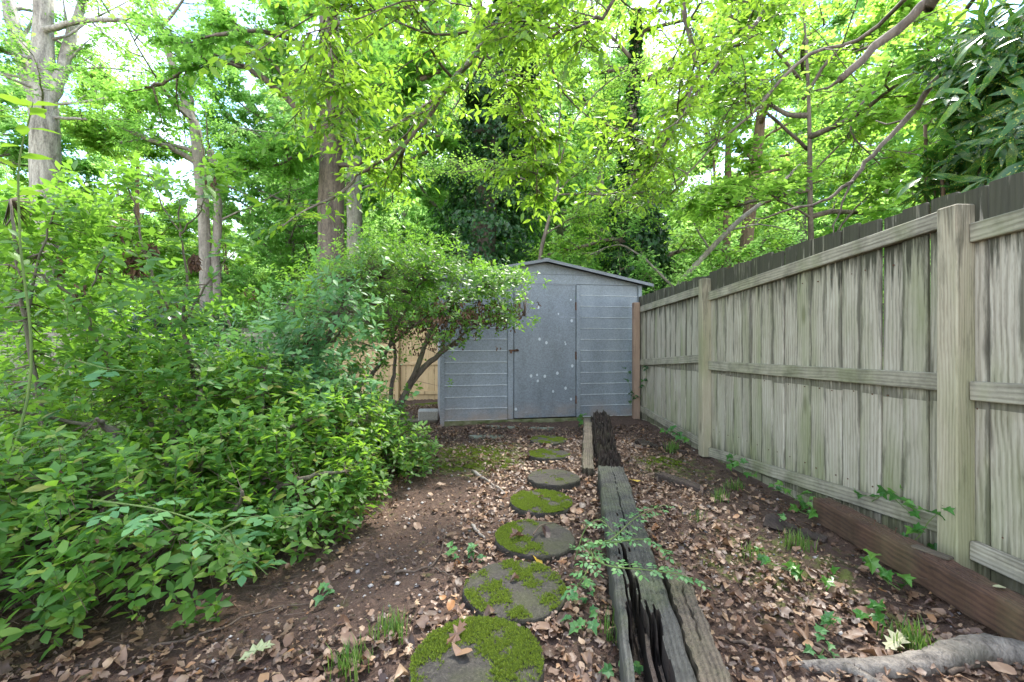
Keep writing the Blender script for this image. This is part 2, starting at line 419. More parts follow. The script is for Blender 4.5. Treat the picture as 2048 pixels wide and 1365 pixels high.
# wood
M['picket'] = wood_material('weathered_picket', (.50, .465, .385), (.35, .317, .252), (.11, .088, .064), 'z', .6,
                            [(1.30, 1.76, .93), (1.12, .86, .6), (.42, .06, .6)])
M['rail'] = wood_material('weathered_rail', (.44, .41, .325), (.30, .275, .21), (.11, .095, .07), 'y', .45, rot=.45)
M['post'] = wood_material('weathered_post', (.46, .415, .315), (.35, .305, .22), (.16, .125, .085), 'z', .5, [(1.5, 1.86, .55)], ring=30)
M['post_brown'] = wood_material('brown_post', (.36, .25, .18), (.27, .18, .13), (.15, .095, .065), 'z', 0)
M['picket_far'] = wood_material('old_grey_picket', (.40, .36, .30), (.28, .25, .20), (.14, .12, .09), 'z', .3, [(1.2, 1.8, .8)])
M['picket_new'] = wood_material('new_pine_picket', (.60, .44, .25), (.48, .33, .17), (.32, .20, .095), 'z', .1)
M['timber'] = wood_material('old_landscape_timber', (.115, .112, .098), (.058, .056, .049), (.02, .019, .016), 'y', .3, rot=.5)
M['timber_strip'] = wood_material('split_timber_strip', (.20, .16, .115), (.11, .086, .062), (.036, .027, .02), 'y', .2, rot=.3)
M['beam_brown'] = wood_material('wet_brown_beam', (.135, .072, .043), (.08, .041, .025), (.026, .014, .01), 'y', .15, rot=.4)
M['rotten'] = wood_material('rotten_wood', (.085, .058, .042), (.045, .03, .023), (.018, .012, .01), 'y', .1, rot=.6)

def galvanised(name, spots=False, base=(.22, .248, .28)):
    t = NT(name)
    vo = t.n('ShaderNodeTexVoronoi'); vo.inputs['Scale'].default_value = 70; t.l(t.coord('Object', (1, 1, 1)), vo.inputs['Vector'])
    sp = t.n('ShaderNodeSeparateColor'); t.l(vo.outputs['Color'], sp.inputs[0])
    n = t.noise(t.coord('Object', (1, 1, .35)), 3.2, 6, .6)
    f = t.math('ADD', t.math('MULTIPLY', sp.outputs[0], .28), t.math('MULTIPLY', n, .72))
    col = t.ramp(f, [(.22, tuple(np.array(base) * .62)), (.55, base), (.85, tuple(np.array(base) * 1.35))])
    ox = t.n('ShaderNodeSeparateXYZ'); t.l(t.n('ShaderNodeTexCoord').outputs['Object'], ox.inputs[0])
    # rusty dirt splashed up the lowest courses
    low = t.n('ShaderNodeMapRange', clamp=True); t.l(ox.outputs['Z'], low.inputs['Value'])
    low.inputs['From Min'].default_value = .34; low.inputs['From Max'].default_value = .02
    rust = t.math('MULTIPLY', low.outputs[0], t.ramp(t.noise(t.coord('Object', (1, 1, 1.5)), 3.5, 5), [(.36, 0.), (.66, .8)]))
    col = t.mix(rust, col, (.34, .25, .19))
    if spots:
        v2 = t.n('ShaderNodeTexVoronoi'); v2.inputs['Scale'].default_value = 9.5
        t.l(t.coord('Object', (1, 1, .8)), v2.inputs['Vector'])
        rs = t.n('ShaderNodeSeparateColor'); t.l(v2.outputs['Color'], rs.inputs[0])
        m = t.math('MULTIPLY', t.math('LESS_THAN', v2.outputs['Distance'], t.math('ADD', t.math('MULTIPLY', rs.outputs[1], .16), .06)), t.math('GREATER_THAN', rs.outputs[0], .45))
        col = t.mix(t.math('MULTIPLY', m, .7), col, (.62, .66, .70))
        sm = t.ramp(t.noise(t.coord('Object', (1.2, 1, 5)), 2.2, 5, .6), [(.6, 0.), (.72, .35)])
        col = t.mix(sm, col, (.52, .57, .63))
    t.set(Base_Color=col, Metallic=.15, Roughness=t.ramp(f, [(.2, .42), (.9, .6)]))
    t.bump(n, .12, .01)
    return t.m
M['zinc'] = galvanised('galvanised_steel'); M['zinc_door'] = galvanised('galvanised_door_steel', True, (.19, .215, .245))
M['zinc_skylit'] = galvanised('skylit_worn_zinc', False, (.55, .58, .61)); M['zinc_dark'] = galvanised('dull_roof_steel', False, (.17, .185, .205))  # rib zinc: bare metal, plus caught sky light put into the colour
t = NT('rusty_iron'); t.set(Base_Color=t.ramp(t.noise(t.coord('Object'), 40, 4), [(.3, (.05, .028, .02)), (.7, (.17, .08, .045))]), Roughness=.8, Metallic=.2); M['rust'] = t.m
t = NT('mossy_sill'); t.set(Base_Color=t.ramp(t.noise(t.coord('Object', (1, 1, 2)), 8, 5), [(.35, (.07, .085, .025)), (.7, (.22, .21, .13))]), Roughness=.95); M['sill'] = t.m
t = NT('grey_concrete'); n_ = t.noise(t.coord('Object'), 60, 6, .7); t.set(Base_Color=t.ramp(n_, [(.3, (.22, .21, .19)), (.7, (.42, .41, .38))]), Roughness=.95); t.bump(n_, .5, .004); M['concrete'] = t.m
t = NT('aged_round_paver')
n_ = t.noise(t.coord('Object'), 85, 6, .75); a_ = t.noise(t.coord('Object'), 5, 4)
c_ = t.ramp(n_, [(.3, (.018, .016, .014)), (.52, (.042, .036, .029)), (.75, (.11, .098, .08))])
c_ = t.mix(t.ramp(a_, [(.46, 0.), (.66, .45)]), c_, (.055, .062, .018))
t.set(Base_Color=c_, Roughness=.95); t.bump(n_, .7, .006); M['paver'] = t.m
t = NT('grey_pebble'); inf_ = t.n('ShaderNodeObjectInfo').outputs['Random']; isl_ = t.n('ShaderNodeNewGeometry').outputs['Random Per Island']
t.set(Base_Color=t.ramp(isl_, [(0, (.12, .115, .12)), (.6, (.28, .26, .25)), (1, (.5, .47, .43))]), Roughness=.85); M['pebble'] = t.m
t = NT('cracked_stone_flag'); n_ = t.noise(t.coord('Object'), 22, 6, .7); t.set(Base_Color=t.ramp(n_, [(.35, (.12, .12, .10)), (.55, (.2, .22, .16)), (.72, (.3, .32, .25))]), Roughness=.95); t.bump(n_, .6, .01); M['flag'] = t.m

# ------------------------------------------------------------------ ground
def ss(a, b, x):
    x = np.clip((np.asarray(x, float) - a) / (b - a), 0, 1); return x * x * (3 - 2 * x)
def h(x, y):
    x = np.asarray(x, float); y = np.asarray(y, float)
    z = .012 * np.sin(x * 3.1 + y * 1.3) + .010 * np.sin(x * 1.7 - y * 2.9 + 1) + .006 * np.sin(x * 7.3 + 2) * np.sin(y * 6.1)
    z = z - .20 * ss(6.8, 10.5, y) * ss(.5, -2.5, x) - .1 * ss(9, 14, y)
    z = z + .05 * ss(5.2, 6.4, y) * ss(.6, 1.6, x) * ss(8.5, 7.0, y)
    z = z + .04 * np.exp(-((x + 2.2) ** 2 + (y - 2.6) ** 2) / 1.2)
    z = z + .07 * ss(1.87, 1.95, x) * ss(3.0, 2.6, y) * ss(.6, 1.0, y)
    return z
def gz(x, y): return float(h(x, y))

gx = np.concatenate([np.linspace(-90, -8, 30)[:-1], np.linspace(-8, -3, 50)[:-1], np.linspace(-3, 3, 170)[:-1], np.linspace(3, 8, 40)[:-1], np.linspace(8, 90, 30)])
gy = np.concatenate([np.linspace(-30, -1, 20)[:-1], np.linspace(-1, 7.5, 240)[:-1], np.linspace(7.5, 14, 60)[:-1], np.linspace(14, 120, 40)])
X, Y = np.meshgrid(gx, gy)
near = (X > -3.2) & (X < 3) & (Y < 8)
Z = h(X, Y) + np.where(near, .006 * rng.standard_normal(X.shape), .01 * rng.standard_normal(X.shape))
nx, ny = len(gx), len(gy)
idx = np.arange(nx * ny).reshape(ny, nx)
fq = np.stack([idx[:-1, :-1], idx[:-1, 1:], idx[1:, 1:], idx[1:, :-1]], -1).reshape(-1, 4)
t = NT('woodland_soil')
co = t.coord('Object')
n1, n2, n3 = t.noise(co, 2.2, 5, .6), t.noise(co, 38, 6, .72), t.noise(co, 140, 4, .7)
soil = t.ramp(t.math('ADD', t.math('MULTIPLY', n2, .6), t.math('MULTIPLY', n3, .4)), [(.33, (.030, .017, .012)), (.5, (.080, .047, .032)), (.68, (.165, .105, .075))])
soil = t.mix(t.ramp(n1, [(.45, 0.), (.7, .5)]), soil, (.11, .062, .042))
sx = t.n('ShaderNodeSeparateXYZ'); t.l(co, sx.inputs[0])
# mossy patch left of the far stepping stones, lawn beyond the shrubs on the left
def blob(cx, cy, rx, ry):
    a = t.math('POWER', t.math('DIVIDE', t.math('SUBTRACT', sx.outputs['X'], cx), rx), 2.0)
    b = t.math('POWER', t.math('DIVIDE', t.math('SUBTRACT', sx.outputs['Y'], cy), ry), 2.0)
    return t.math('SUBTRACT', 1.0, t.math('ADD', a, b), clamp=True)
pm = t.math('MAXIMUM', blob(-.38, 4.55, .8, .9), t.math('MULTIPLY', blob(1.5, 4.2, .5, .7), .7))
pm = t.math('MAXIMUM', pm, t.math('MULTIPLY', blob(1.35, 2.3, .6, .6), .55))
soil = t.mix(t.math('MULTIPLY', t.ramp(t.math('ADD', t.math('MULTIPLY', pm, .35), t.noise(co, 9, 5, .65)), [(.62, 0.), (.78, 1.)]), .85), soil, (.12, .15, .025))
lw = t.n('ShaderNodeMapRange', clamp=True); t.l(t.math('ADD', sx.outputs['X'], t.math('MULTIPLY', t.noise(co, .8, 3), 1.5)), lw.inputs['Value'])
lw.inputs['From Min'].default_value = -2.6; lw.inputs['From Max'].default_value = -4.2
lf = t.n('ShaderNodeMapRange', clamp=True); t.l(sx.outputs['Y'], lf.inputs['Value']); lf.inputs['From Min'].default_value = 3.6; lf.inputs['From Max'].default_value = 4.8
soil = t.mix(t.math('MULTIPLY', lw.outputs[0], lf.outputs[0]), soil, t.mix(n2, (.09, .16, .03), (.20, .24, .07)))
t.set(Base_Color=soil, Roughness=.95); t.bump(t.math('ADD', n2, t.math('MULTIPLY', n3, .6)), .9, .018)
g = link('ground', make_mesh('ground', [(np.stack([X, Y, Z], -1).reshape(-1, 3), fq, 0)], [t.m], True)); g['kind'] = 'structure'

# ------------------------------------------------------------------ right-hand board fence
FD = unit(np.array([-.053, 1.0, 0])); FN = np.array([-FD[1], FD[0], 0])     # along, and towards the camera side
FANG = math.atan2(FD[1], FD[0]) - math.pi / 2
F0 = np.array([2.2, 0, 0])                                                  # post faces run through here
fence = thing('board_fence', 'tall weathered grey-green board fence running along the right side to the shed', 'fence', F0, FANG)
# local frame: y along the fence, -x towards the yard
def picket_mesh(name, mat, w=.14, hgt=1.9, th=.018, ear=.006):
    o = np.array([(-w / 2, 0), (w / 2, 0), (w / 2, hgt - ear), (w / 2 - ear, hgt), (-w / 2 + ear, hgt), (-w / 2, hgt - ear)])
    c = .006
    front = np.array([(-th / 2, a * (1 - 2 * c / w), b) for a, b in o]); mid = np.array([(-th / 2 + c, a, b) for a, b in o]); back = np.array([(th / 2, a, b) for a, b in o])
    v = np.concatenate([front, mid, back]); f = []
    for i in range(6):
        j = (i + 1) % 6
        f += [[j, i, 6 + i, 6 + j], [6 + j, 6 + i, 12 + i, 12 + j]]
    f += [[0, 1, 2, 5], [5, 2, 3, 4], [13, 12, 17, 14], [14, 17, 16, 15]]
    return make_mesh(name, [(v, np.array(f), 0)], [mat])
pk = picket_mesh('picket', M['picket'])
y = -1.6
while y < 6.62:
    w = rng.uniform(.93, 1.04)
    o = link('picket', pk, fence, (.106 + rng.uniform(-.004, .004), y, rng.uniform(-.006, .006)), (rng.normal(0, .003), rng.normal(0, .004), rng.normal(0, .02)), (1, w, rng.uniform(.995, 1.006)))
    y += .14 * w + rng.uniform(.002, .005)
nailm = make_mesh('nail_head', tube([(-.003, 0, 0), (.004, 0, 0)], .0045, 6), [M['rust']])
for pk_ in [c for c in fence.children if c.location.y > 1.5 and c.location.y < 4.6]:
    for z in (1.60, .86, .30):
        link('nail_head', nailm, fence, (pk_.location.x - .0095, pk_.location.y + rng.uniform(-.03, .03), z + rng.uniform(-.01, .01)))
posts_y = [-.34, 2.10, 4.54, 6.58]
for a, b in zip(posts_y[:-1], posts_y[1:]):
    for z in (1.72, .955, .16):
        L_ = b - a - .1
        link('rail', make_mesh('rail', [box((0, 0, 0), (.038, L_, .089), .004)], [M['rail']]), fence, (.076, (a + b) / 2, z + rng.uniform(-.006, .006)), (rng.normal(0, .05), 0, 0))
for i, y in enumerate(posts_y):
    top = (1.82, 1.82, 1.845, 1.80)[i]
    bx_ = box((0, 0, (top - .12) / 2 - .06 + .12), (.096, .096, top - .0 ), .006)
    o = link('post', make_mesh('post', [bx_], [M['post_brown'] if i == 3 else M['post']]), fence, (.047 - (.0 if i < 3 else .03), y, 0), (0, 0, rng.normal(0, .03)))
    if i == 3: o['label'] = 'reddish brown end post against the shed'

# ------------------------------------------------------------------ rear fences
def rear_fence(name, label, A, B, mat, zb, group=None, rails=True, grey=True):
    A = np.array(A, float); B = np.array(B, float); d = B - A; L_ = np.hypot(*d); ang = math.atan2(d[1], d[0])
    r = thing(name, label, 'fence', (A[0], A[1], zb), ang, group)
    p = bpy.data.meshes.get('picket_' + mat) or picket_mesh('picket_' + mat, M[mat], hgt=1.83)
    x = .07
    while x < L_ - .05:
        link('picket', p, r, (x, .03, rng.uniform(-.01, .01)), (0, rng.normal(0, .003), -math.pi / 2), (1, rng.uniform(.95, 1.03), 1))
        x += .145
    k = int(L_ / 2.4) + 1
    for z in (1.66, .95, .2):
        link('rail', make_mesh('rail', [box((L_ / 2, 0, z), (L_, .036, .085), .004)], [M['rail'] if grey else M['picket_new']]), r)
    for i in range(k + 1):
        link('post', make_mesh('post', [box((0, 0, .85), (.09, .09, 1.84), .005)], [M['picket_far'] if grey else M['picket_new']]), r, (min(i * 2.4, L_), -.04 if not grey else -.06, 0))
    return r
rear_fence('rear_fence', 'new tan pine board fence behind the azalea and left of the shed', (-5.3, 11.1), (.6, 11.0), 'picket_new', -.24, grey=False)
rear_fence('rear_fence', 'old grey board fence at the back left behind the shrubs', (-15.5, 10.6), (-5.4, 11.1), 'picket_far', -.24)

# ------------------------------------------------------------------ metal shed
SA = math.atan2(.58, 3.065)
shed = thing('garden_shed', 'galvanised metal garden shed with low gable roof and spotted grey door', 'shed', (-1.035, 6.27, .0), SA)
WD, DEP, HDR = 3.12, 2.1, 2.085
def ribbed(x0, x1, z0, z1, rib=True):
    """one course of siding: flat sheet with a rolled rib along its lower edge"""
    prof = [(0, z1), (0, z0 + .020), (-.003, z0 + .012), (-.0065, z0 + .004), (-.006, z0 + .002), (0, z0)] if rib else [(0, z1), (0, z0)]
    prof += [(.012, z0), (.012, z1)]
    n = len(prof)
    v = np.array([(x, a, b) for x in (x0, x1) for a, b in prof])
    f = [[i, (i + 1) % n, n + (i + 1) % n, n + i] for i in range(n)]
    cap = [[0, i, i + 1] for i in range(1, n - 1)]
    capb = [[n, n + i + 1, n + i] for i in range(1, n - 1)]
    return [(v, np.array(f), 0), (v, np.array(cap + capb), 0)]
def shed_part(name, parts, mat, smooth=False, **kw):
    return link(name, make_mesh(name, parts, [M[mat]], smooth), shed, **kw)
rows = np.linspace(.06, HDR, 13)
for (x0, x1) in ((.062, .985), (2.115, WD - .062)):
    for a, b in zip(rows[:-1], rows[1:]):
        sp_ = shed_part('siding_panel', ribbed(x0, x1, a, b - .001, False), 'zinc', loc=(0, rng.uniform(-.001, .001), 0))
        link('rib', make_mesh('rib', [box(((x0 + x1) / 2, -.003, a + .006), (x1 - x0 - .002, .010, .009), .003)], [M['zinc_skylit']]), sp_)
for x in (.03, WD - .03):
    shed_part('corner_trim', [box((x, -.012, (HDR - .02) / 2 - .01), (.062, .03, HDR + .06), .004)], 'zinc')
for x, w in ((1.03, .085), (2.08, .068)):
    shed_part('door_frame', [box((x, -.008, HDR / 2 + .03), (w, .028, HDR - .07), .004)], 'zinc')
shed_part('door_header', [box((1.56, -.006, HDR - .012), (.98, .024, .03), .004)], 'zinc_dark')
door = shed_part('door', [box((1.558, -.012, 1.068), (.955, .022, 1.985), .005)], 'zinc_door')
hasp = link('latch', make_mesh('latch', [box((1.075, -.032, 1.08), (.15, .012, .026), .003), box((1.035, -.034, 1.065), (.03, .02, .055), .004)] + tube(spline([(1.085, -.04, 1.09), (1.12, -.055, 1.10), (1.15, -.04, 1.08)], 4), .005, 6), [M['rust']]), door)
for z in (.33, 1.0, 1.75):
    link('hinge', make_mesh('hinge', [box((2.035, -.03, z), (.02, .012, .12), .003)] + tube([(2.04, -.036, z - .06), (2.04, -.036, z + .06)], .006, 6), [M['rust']]), door)
shed_part('sill', [box((1.56, .01, .02), (WD - .02, .07, .075), .006)], 'sill')
# gable panels under the roof slope
PK, SL = 2.405, .195
def gable(z0, z1, name='gable_panel'):
    def wx(z): return min(1.56, (PK - z) / SL)
    zz = np.linspace(z0, min(z1, PK - .002), 5)
    fr = [(1.56 - wx(z), z) for z in zz] + [(1.56 + wx(z), z) for z in zz[::-1]]
    n = len(fr); v = np.array([(x, y_, z) for y_ in (-.004, .01) for x, z in fr])
    f = [[i, (i + 1) % n, n + (i + 1) % n, n + i] for i in range(n)]
    q = [[i, i + 1, n - 2 - i, n - 1 - i] for i in range(len(zz) - 1)]
    q2 = [[n + a for a in r[::-1]] for r in q]
    shed_part(name, [(v, np.array(f), 0), (v, np.array(q + q2), 0)], 'zinc')
gable(HDR + .004, 2.225); gable(2.229, PK)
# roof: two sheets with a folded front edge
for sg in (-1, 1):
    x1 = 1.56 + sg * 1.70
    def sheet(y0, y1, t0, t1):
        v = np.array([(x, y_, (PK + .02 - SL * abs(x - 1.56)) + z) for y_ in (y0, y1) for (x, z) in ((1.56, t1), (x1, t1), (x1, t0), (1.56, t0))])
        f = np.array([[0, 1, 2, 3], [7, 6, 5, 4], [0, 4, 5, 1], [1, 5, 6, 2], [2, 6, 7, 3], [3, 7, 4, 0]])
        return (v, f, 0)
    rf = shed_part('roof_sheet', [sheet(-.12, DEP + .1, 0, .012)], 'zinc_dark')
    link('roof_edge', make_mesh('roof_edge', [sheet(-.135, -.121, -.03, .014)], [M['zinc_dark']]), rf)
shed_part('ridge_cap', [box((1.56, (DEP - .03) / 2, PK + .037), (.10, DEP + .2, .012), .003)], 'zinc_dark')
for x in (.012, WD - .012):
    shed_part('side_wall', [box((x, DEP / 2 + .02, HDR / 2 + .02), (.012, DEP, HDR))], 'zinc')
shed_part('back_wall', [box((1.56, DEP + .03, HDR / 2 + .02), (WD - .03, .012, HDR))], 'zinc')

# block and boards beside the shed's corner
blk = tag(link('concrete_block', make_mesh('concrete_block', [box((0, 0, .13), (.30, .2, .15), .012)], [M['concrete']]), loc=(-1.27, 6.62, gz(-1.27, 6.62) + .0), rot=(.05, .02, .15)), 'grey concrete block resting on a board at the shed corner', 'block')
tag(link('old_board', make_mesh('old_board', [box((0, 0, .03), (.62, .24, .07), .01)], [M['timber_strip']]), loc=(-1.42, 6.55, gz(-1.42, 6.55)), rot=(0, 0, .1)), 'weathered flat board lying under the grey block', 'board')

# ------------------------------------------------------------------ stepping stones
stones = [((1097, 881), 'farthest small mossy round stepping stone in front of the shed door', .5),
          ((1098, 910), 'second farthest round stepping stone with yellow-green moss', .5),
          ((1107, 952), 'bare brown round stepping stone with almost no moss, third from the shed', .06),
          ((1082, 996), 'round stepping stone thickly covered in bright green moss', .74),
          ((1070, 1072), 'dark round stepping stone with moss on its left side only', .36),
          ((1030, 1180), 'large round stepping stone, patchy moss, second nearest to the camera', .45),
          ((956, 1330), 'nearest round stepping stone, mossy, cut off by the bottom edge', .6)]
RS = .222; stone_top = []
stone_xy = []
tuft = []
for a in range(5):
    th = a * 1.2566
    tuft.append([[0, 0, 0], [.35 * math.cos(th - .4), .35 * math.sin(th - .4), .7], [.55 * math.cos(th + .3), .55 * math.sin(th + .3), 1.0 if a % 2 else .75]])
tuft = (np.array(tuft).reshape(-1, 3), np.arange(15).reshape(5, 3))
for i, ((px, py), lab, cov) in enumerate(stones):
    top = .038 if i not in (2, 3, 4) else .052
    Yd = (CAMZ - top) * F / (py - HOR); x = (px - CX) / F * Yd
    r_ = RS * (.98, .98, 1.0, 1.02, 1.04, 1.06, 1.05)[i]
    base = gz(x, Yd)
    ang = np.arange(40) / 40 * 2 * np.pi
    rr = r_ * (1 + .010 * np.sin(3 * ang + i) + .008 * np.sin(7 * ang + 2 * i) + .007 * rng.standard_normal(40)) * (1 - .05 * np.exp(-((ang - rng.uniform(0, 6.28)) / .12) ** 2))
    rings = [(1.0, -.06), (1.0, top - .012), (.985, top - .003), (.96, top), (.6, top + .002), (.3, top + .003)]
    v = np.concatenate([np.stack([rr * k * np.cos(ang), rr * k * np.sin(ang), np.full(40, z) + (.0015 * rng.standard_normal(40) if z > 0 else 0)], 1) for k, z in rings] + [np.array([[0, 0, top + .003]])])
    I = np.arange(40); J = (I + 1) % 40
    fqs = np.concatenate([np.stack([k * 40 + I, k * 40 + J, (k + 1) * 40 + J, (k + 1) * 40 + I], 1) for k in range(5)])
    ft = np.stack([200 + I, 200 + J, np.full(40, 240)], 1)
    st = tag(link('stepping_stone', make_mesh('stepping_stone', [(v, fqs, 0), (v, ft, 0)], [M['paver']]), loc=(x, Yd, base), rot=(rng.normal(0, .015), rng.normal(0, .015), rng.uniform(0, 6))), lab, 'stepping stone', 'round stepping stones leading to the shed')
    st.rotation_euler.z = 0.0
    stone_xy.append((x, Yd, r_)); stone_top.append(base + top)
    n = 9000 if i > 2 else 4000
    a2 = rng.uniform(0, 6.283, n); r2 = r_ * np.sqrt(rng.uniform(0, .97, n)); qx, qy = r2 * np.cos(a2), r2 * np.sin(a2)
    fld = np.sin(qx * 17 + i * 2) * np.cos(qy * 15 - i) + .7 * np.sin(qx * 38 + qy * 21 + i) + .5 * np.cos(qy * 47 - qx * 33 + i * 3) + .5 * np.sin(qx * 90 + 3 * np.sin(qy * 70)) * np.sin(qy * 83 + i) + .45 * rng.standard_normal(n)
    if i == 4: fld -= qx * 14 - .1
    if i == 6: fld += qy * 6 + 1.0 - 2.2 * np.exp(-((qx + .05) ** 2 + (qy + .05) ** 2) / .006)
    if i == 1: fld -= qx * 6
    keep = fld > np.quantile(fld, 1 - cov)
    qx, qy = qx[keep], qy[keep]; k = len(qx)
    pos = np.stack([qx, qy, np.full(k, top + .001)], 1)
    th = rng.uniform(0, 6.28, k); R = np.zeros((k, 3, 3)); R[:, 0, 0] = np.cos(th); R[:, 0, 1] = -np.sin(th); R[:, 1, 0] = np.sin(th); R[:, 1, 1] = np.cos(th); R[:, 2, 2] = 1
    if k: link('moss', make_mesh('moss', [scat(tuft, pos, R, rng.uniform(.005, .013, k) * np.clip(.35 + (fld[keep] - fld[keep].min()) * 1.1, .35, 1.1))], [M['moss']]), st, kind='stuff')

# ------------------------------------------------------------------ timbers
def timber(name, A, B, w, hgt, mat, label, cat_, fn=None, nu=28, nv=120, noise=.004, endj=.02, mats=None):
    """old timber from A to B (top centre line, world); fn(u 0..1, v 0..1) lowers the top where it is split or rotted"""
    A = np.array(A, float); B = np.array(B, float); d = B - A; L_ = np.linalg.norm(d)
    u = np.linspace(0, 1, nu); v = np.linspace(0, 1, nv)
    U, V_ = np.meshgrid(u, v)
    edge = np.minimum(U, 1 - U); rnd_ = -.018 * np.clip(1 - edge / .06, 0, 1) ** 2
    g1 = .5 * np.sin(U * 61 + 1.2 * np.sin(V_ * 5)) + .5 * np.sin(U * 143 + 1.0 * np.sin(V_ * 7 + 2))
    top = rnd_ + noise * g1 * .35 + noise * rng.standard_normal(U.shape) * .35
    if fn is not None: top = top + fn(U, V_)
    top = np.maximum(top, -hgt + .01)
    xs = (U - .5) * w + .004 * np.sin(V_ * 23 + 1) + .003 * np.sin(V_ * 71)
    jag = endj * (np.sin(u * 40) * .5 + np.sin(u * 17 + 1) * .5 + rng.standard_normal(nu) * .4)
    ys = V_ * L_ + jag[None] * np.clip(1 - np.minimum(V_, 1 - V_) / .02, 0, 1)
    tv = np.stack([xs, ys, top], -1).reshape(-1, 3)
    bv = np.stack([xs, ys, np.full(U.shape, -hgt)], -1)
    ring = np.concatenate([np.arange(nu), np.arange(1, nv) * nu + nu - 1, (nv - 1) * nu + np.arange(nu - 2, -1, -1), np.arange(nv - 2, 0, -1) * nu])
    n0 = nu * nv
    bvv = bv.reshape(-1, 3)[ring]
    idx = np.arange(n0).reshape(nv, nu)
    f = np.stack([idx[:-1, :-1], idx[:-1, 1:], idx[1:, 1:], idx[1:, :-1]], -1).reshape(-1, 4)
    inner = tv[f, 2].min(1) < -.04 if name == 'landscape_timber' else np.zeros(len(f), bool)
    m = len(ring); I = np.arange(m); J = (I + 1) % m
    f2 = np.stack([ring[J], ring[I], n0 + I, n0 + J], 1)
    o = link(name, make_mesh(name, [(np.concatenate([tv, bvv]), np.concatenate([f[~inner], f2]), 0)] + ([(tv, f[inner], 1)] if inner.any() else []), [M[mat], M['rotten']]), loc=A,
             rot=(math.asin(d[2] / L_), 0, math.atan2(d[1], d[0]) - math.pi / 2))
    return tag(o, label, cat_)
def crack(c0, amp, width, v0, v1, depth, seed):
    def f(U, V_):
        cl = c0 + amp * np.sin(V_ * 6 + seed) + amp * .4 * np.sin(V_ * 29 + seed * 2) + .006 * np.sin(V_ * 120 + seed)
        wv = width * ss(v0, (v0 * .3 + v1 * .7), V_) if v1 > v0 else width * ss(v0, (v0 * .3 + v1 * .7), V_)
        wv = np.where((V_ < max(v0, v1)) & (V_ > min(v0, v1)), wv + .004, 0)
        return -depth * (np.abs(U - cl) < wv)
    return f
c1 = crack(.36, .03, .085, .64, .0, .13, 1.0); c2 = crack(.24, .012, .018, .55, .12, .09, 2.0); c3 = crack(.5, .03, .006, 1.0, .5, .02, 3.0); c4 = crack(.46, .02, .02, .5, .05, .1, 4.2)
def main_split(U, V_):
    z = np.minimum.reduce([c1(U, V_), c2(U, V_), c3(U, V_), c4(U, V_)])
    brk = .30 + .02 * np.sin(U * 50) + .015 * np.sin(U * 111)
    z = np.where((U > .14) & (U < .72 + .05 * np.sin(V_ * 20)) & (V_ < brk), np.minimum(z, -.15), z)
    z = np.where((U > .40) & (U < .50) & (V_ < brk), -.05, z)           # slivers left standing in the hollow
    z = np.where((U > .58) & (U < .63) & (V_ < brk - .03), -.07, z)
    return z
def near_pt(px, py, z):
    Yd = (CAMZ - z) * F / (py - HOR); return np.array([(px - CX) / F * Yd, Yd, z])
mA = near_pt(1325, 1365, .15); mB = near_pt(1222, 933, .14)
timber('landscape_timber', mA + (mA - mB) * .22, mB, .215, .17, 'timber', 'long split grey landscape timber beside the stepping stones, hollow at its near end', 'timber', main_split, 44, 260, .004)
sA = near_pt(1432, 1365, .105); sB = near_pt(1348, 1135, .10)
timber('timber_strip', sA + (sA - sB) * .3, sB, .105, .12, 'timber_strip', 'narrow brown-grey timber strip along the right of the split timber', 'timber', lambda U, V_: crack(.55, .03, .02, .2, .9, .012, 1)(U, V_) - .03 * np.exp(-((U - .55) ** 2 / .004 + (V_ - .62) ** 2 / .0003)), 20, 120)
def rotfn(U, V_):
    return -.05 * np.abs(np.sin(U * 9 + V_ * 13)) - .05 * np.abs(np.sin(U * 21 - V_ * 31 + 1)) + .02 * rng.standard_normal(U.shape) - .06 * (np.abs(U - .5) > .38)
rB = np.array([1.14, 5.62, .34])
timber('rotten_log', mB + np.array([.012, .03, -.03]), rB, .24, .22, 'rotten', 'crumbling dark rotten log between the grey timber and the shed', 'log', rotfn, 30, 110, .02, .05)
timber('narrow_timber', (.665, 3.82, .075), (1.0, 5.75, .2), .105, .12, 'timber_strip', 'narrow straight timber lying left of the rotten log', 'timber', None, 14, 80)
timber('dark_plank', near_pt(1438, 985, .03), near_pt(1322, 946, .07), .10, .07, 'rotten', 'short dark wet plank lying on the leaf litter in the yard', 'plank', lambda U, V_: -.045 * np.clip((.4 - V_) / .4, 0, 1) * np.abs(U - .5) * 2, 14, 50, .005, .03)
timber('fence_beam', (1.91, 1.1, .175), (1.945, 2.72, .20), .11, .14, 'beam_brown', 'long wet brown beam lying along the foot of the fence', 'beam', None, 22, 120, .005)
tag(link('bark_piece', make_mesh('bark_piece', [box((0, 0, .006), (.05, .14, .014), .004)], [M['timber_strip']]), loc=(1.945, 2.02, .188), rot=(.0, .05, .35)), 'small flat splinter of wood lying on the brown beam', 'splinter')
for (x, y_) in ((1.95, 2.22), (1.925, 2.32)):
    tag(link('nail', make_mesh('nail', tube([(0, 0, -.03), (0, .003, .035)], .0018, 6) + [box((0, .003, .036), (.008, .008, .003))], [M['rust']]), loc=(x, y_, .188), rot=(.2, .1, 0)), 'nail with its head up, nearer the splinter on the brown beam' if y_ < 2.3 else 'bent nail farther along the brown beam', 'nail')
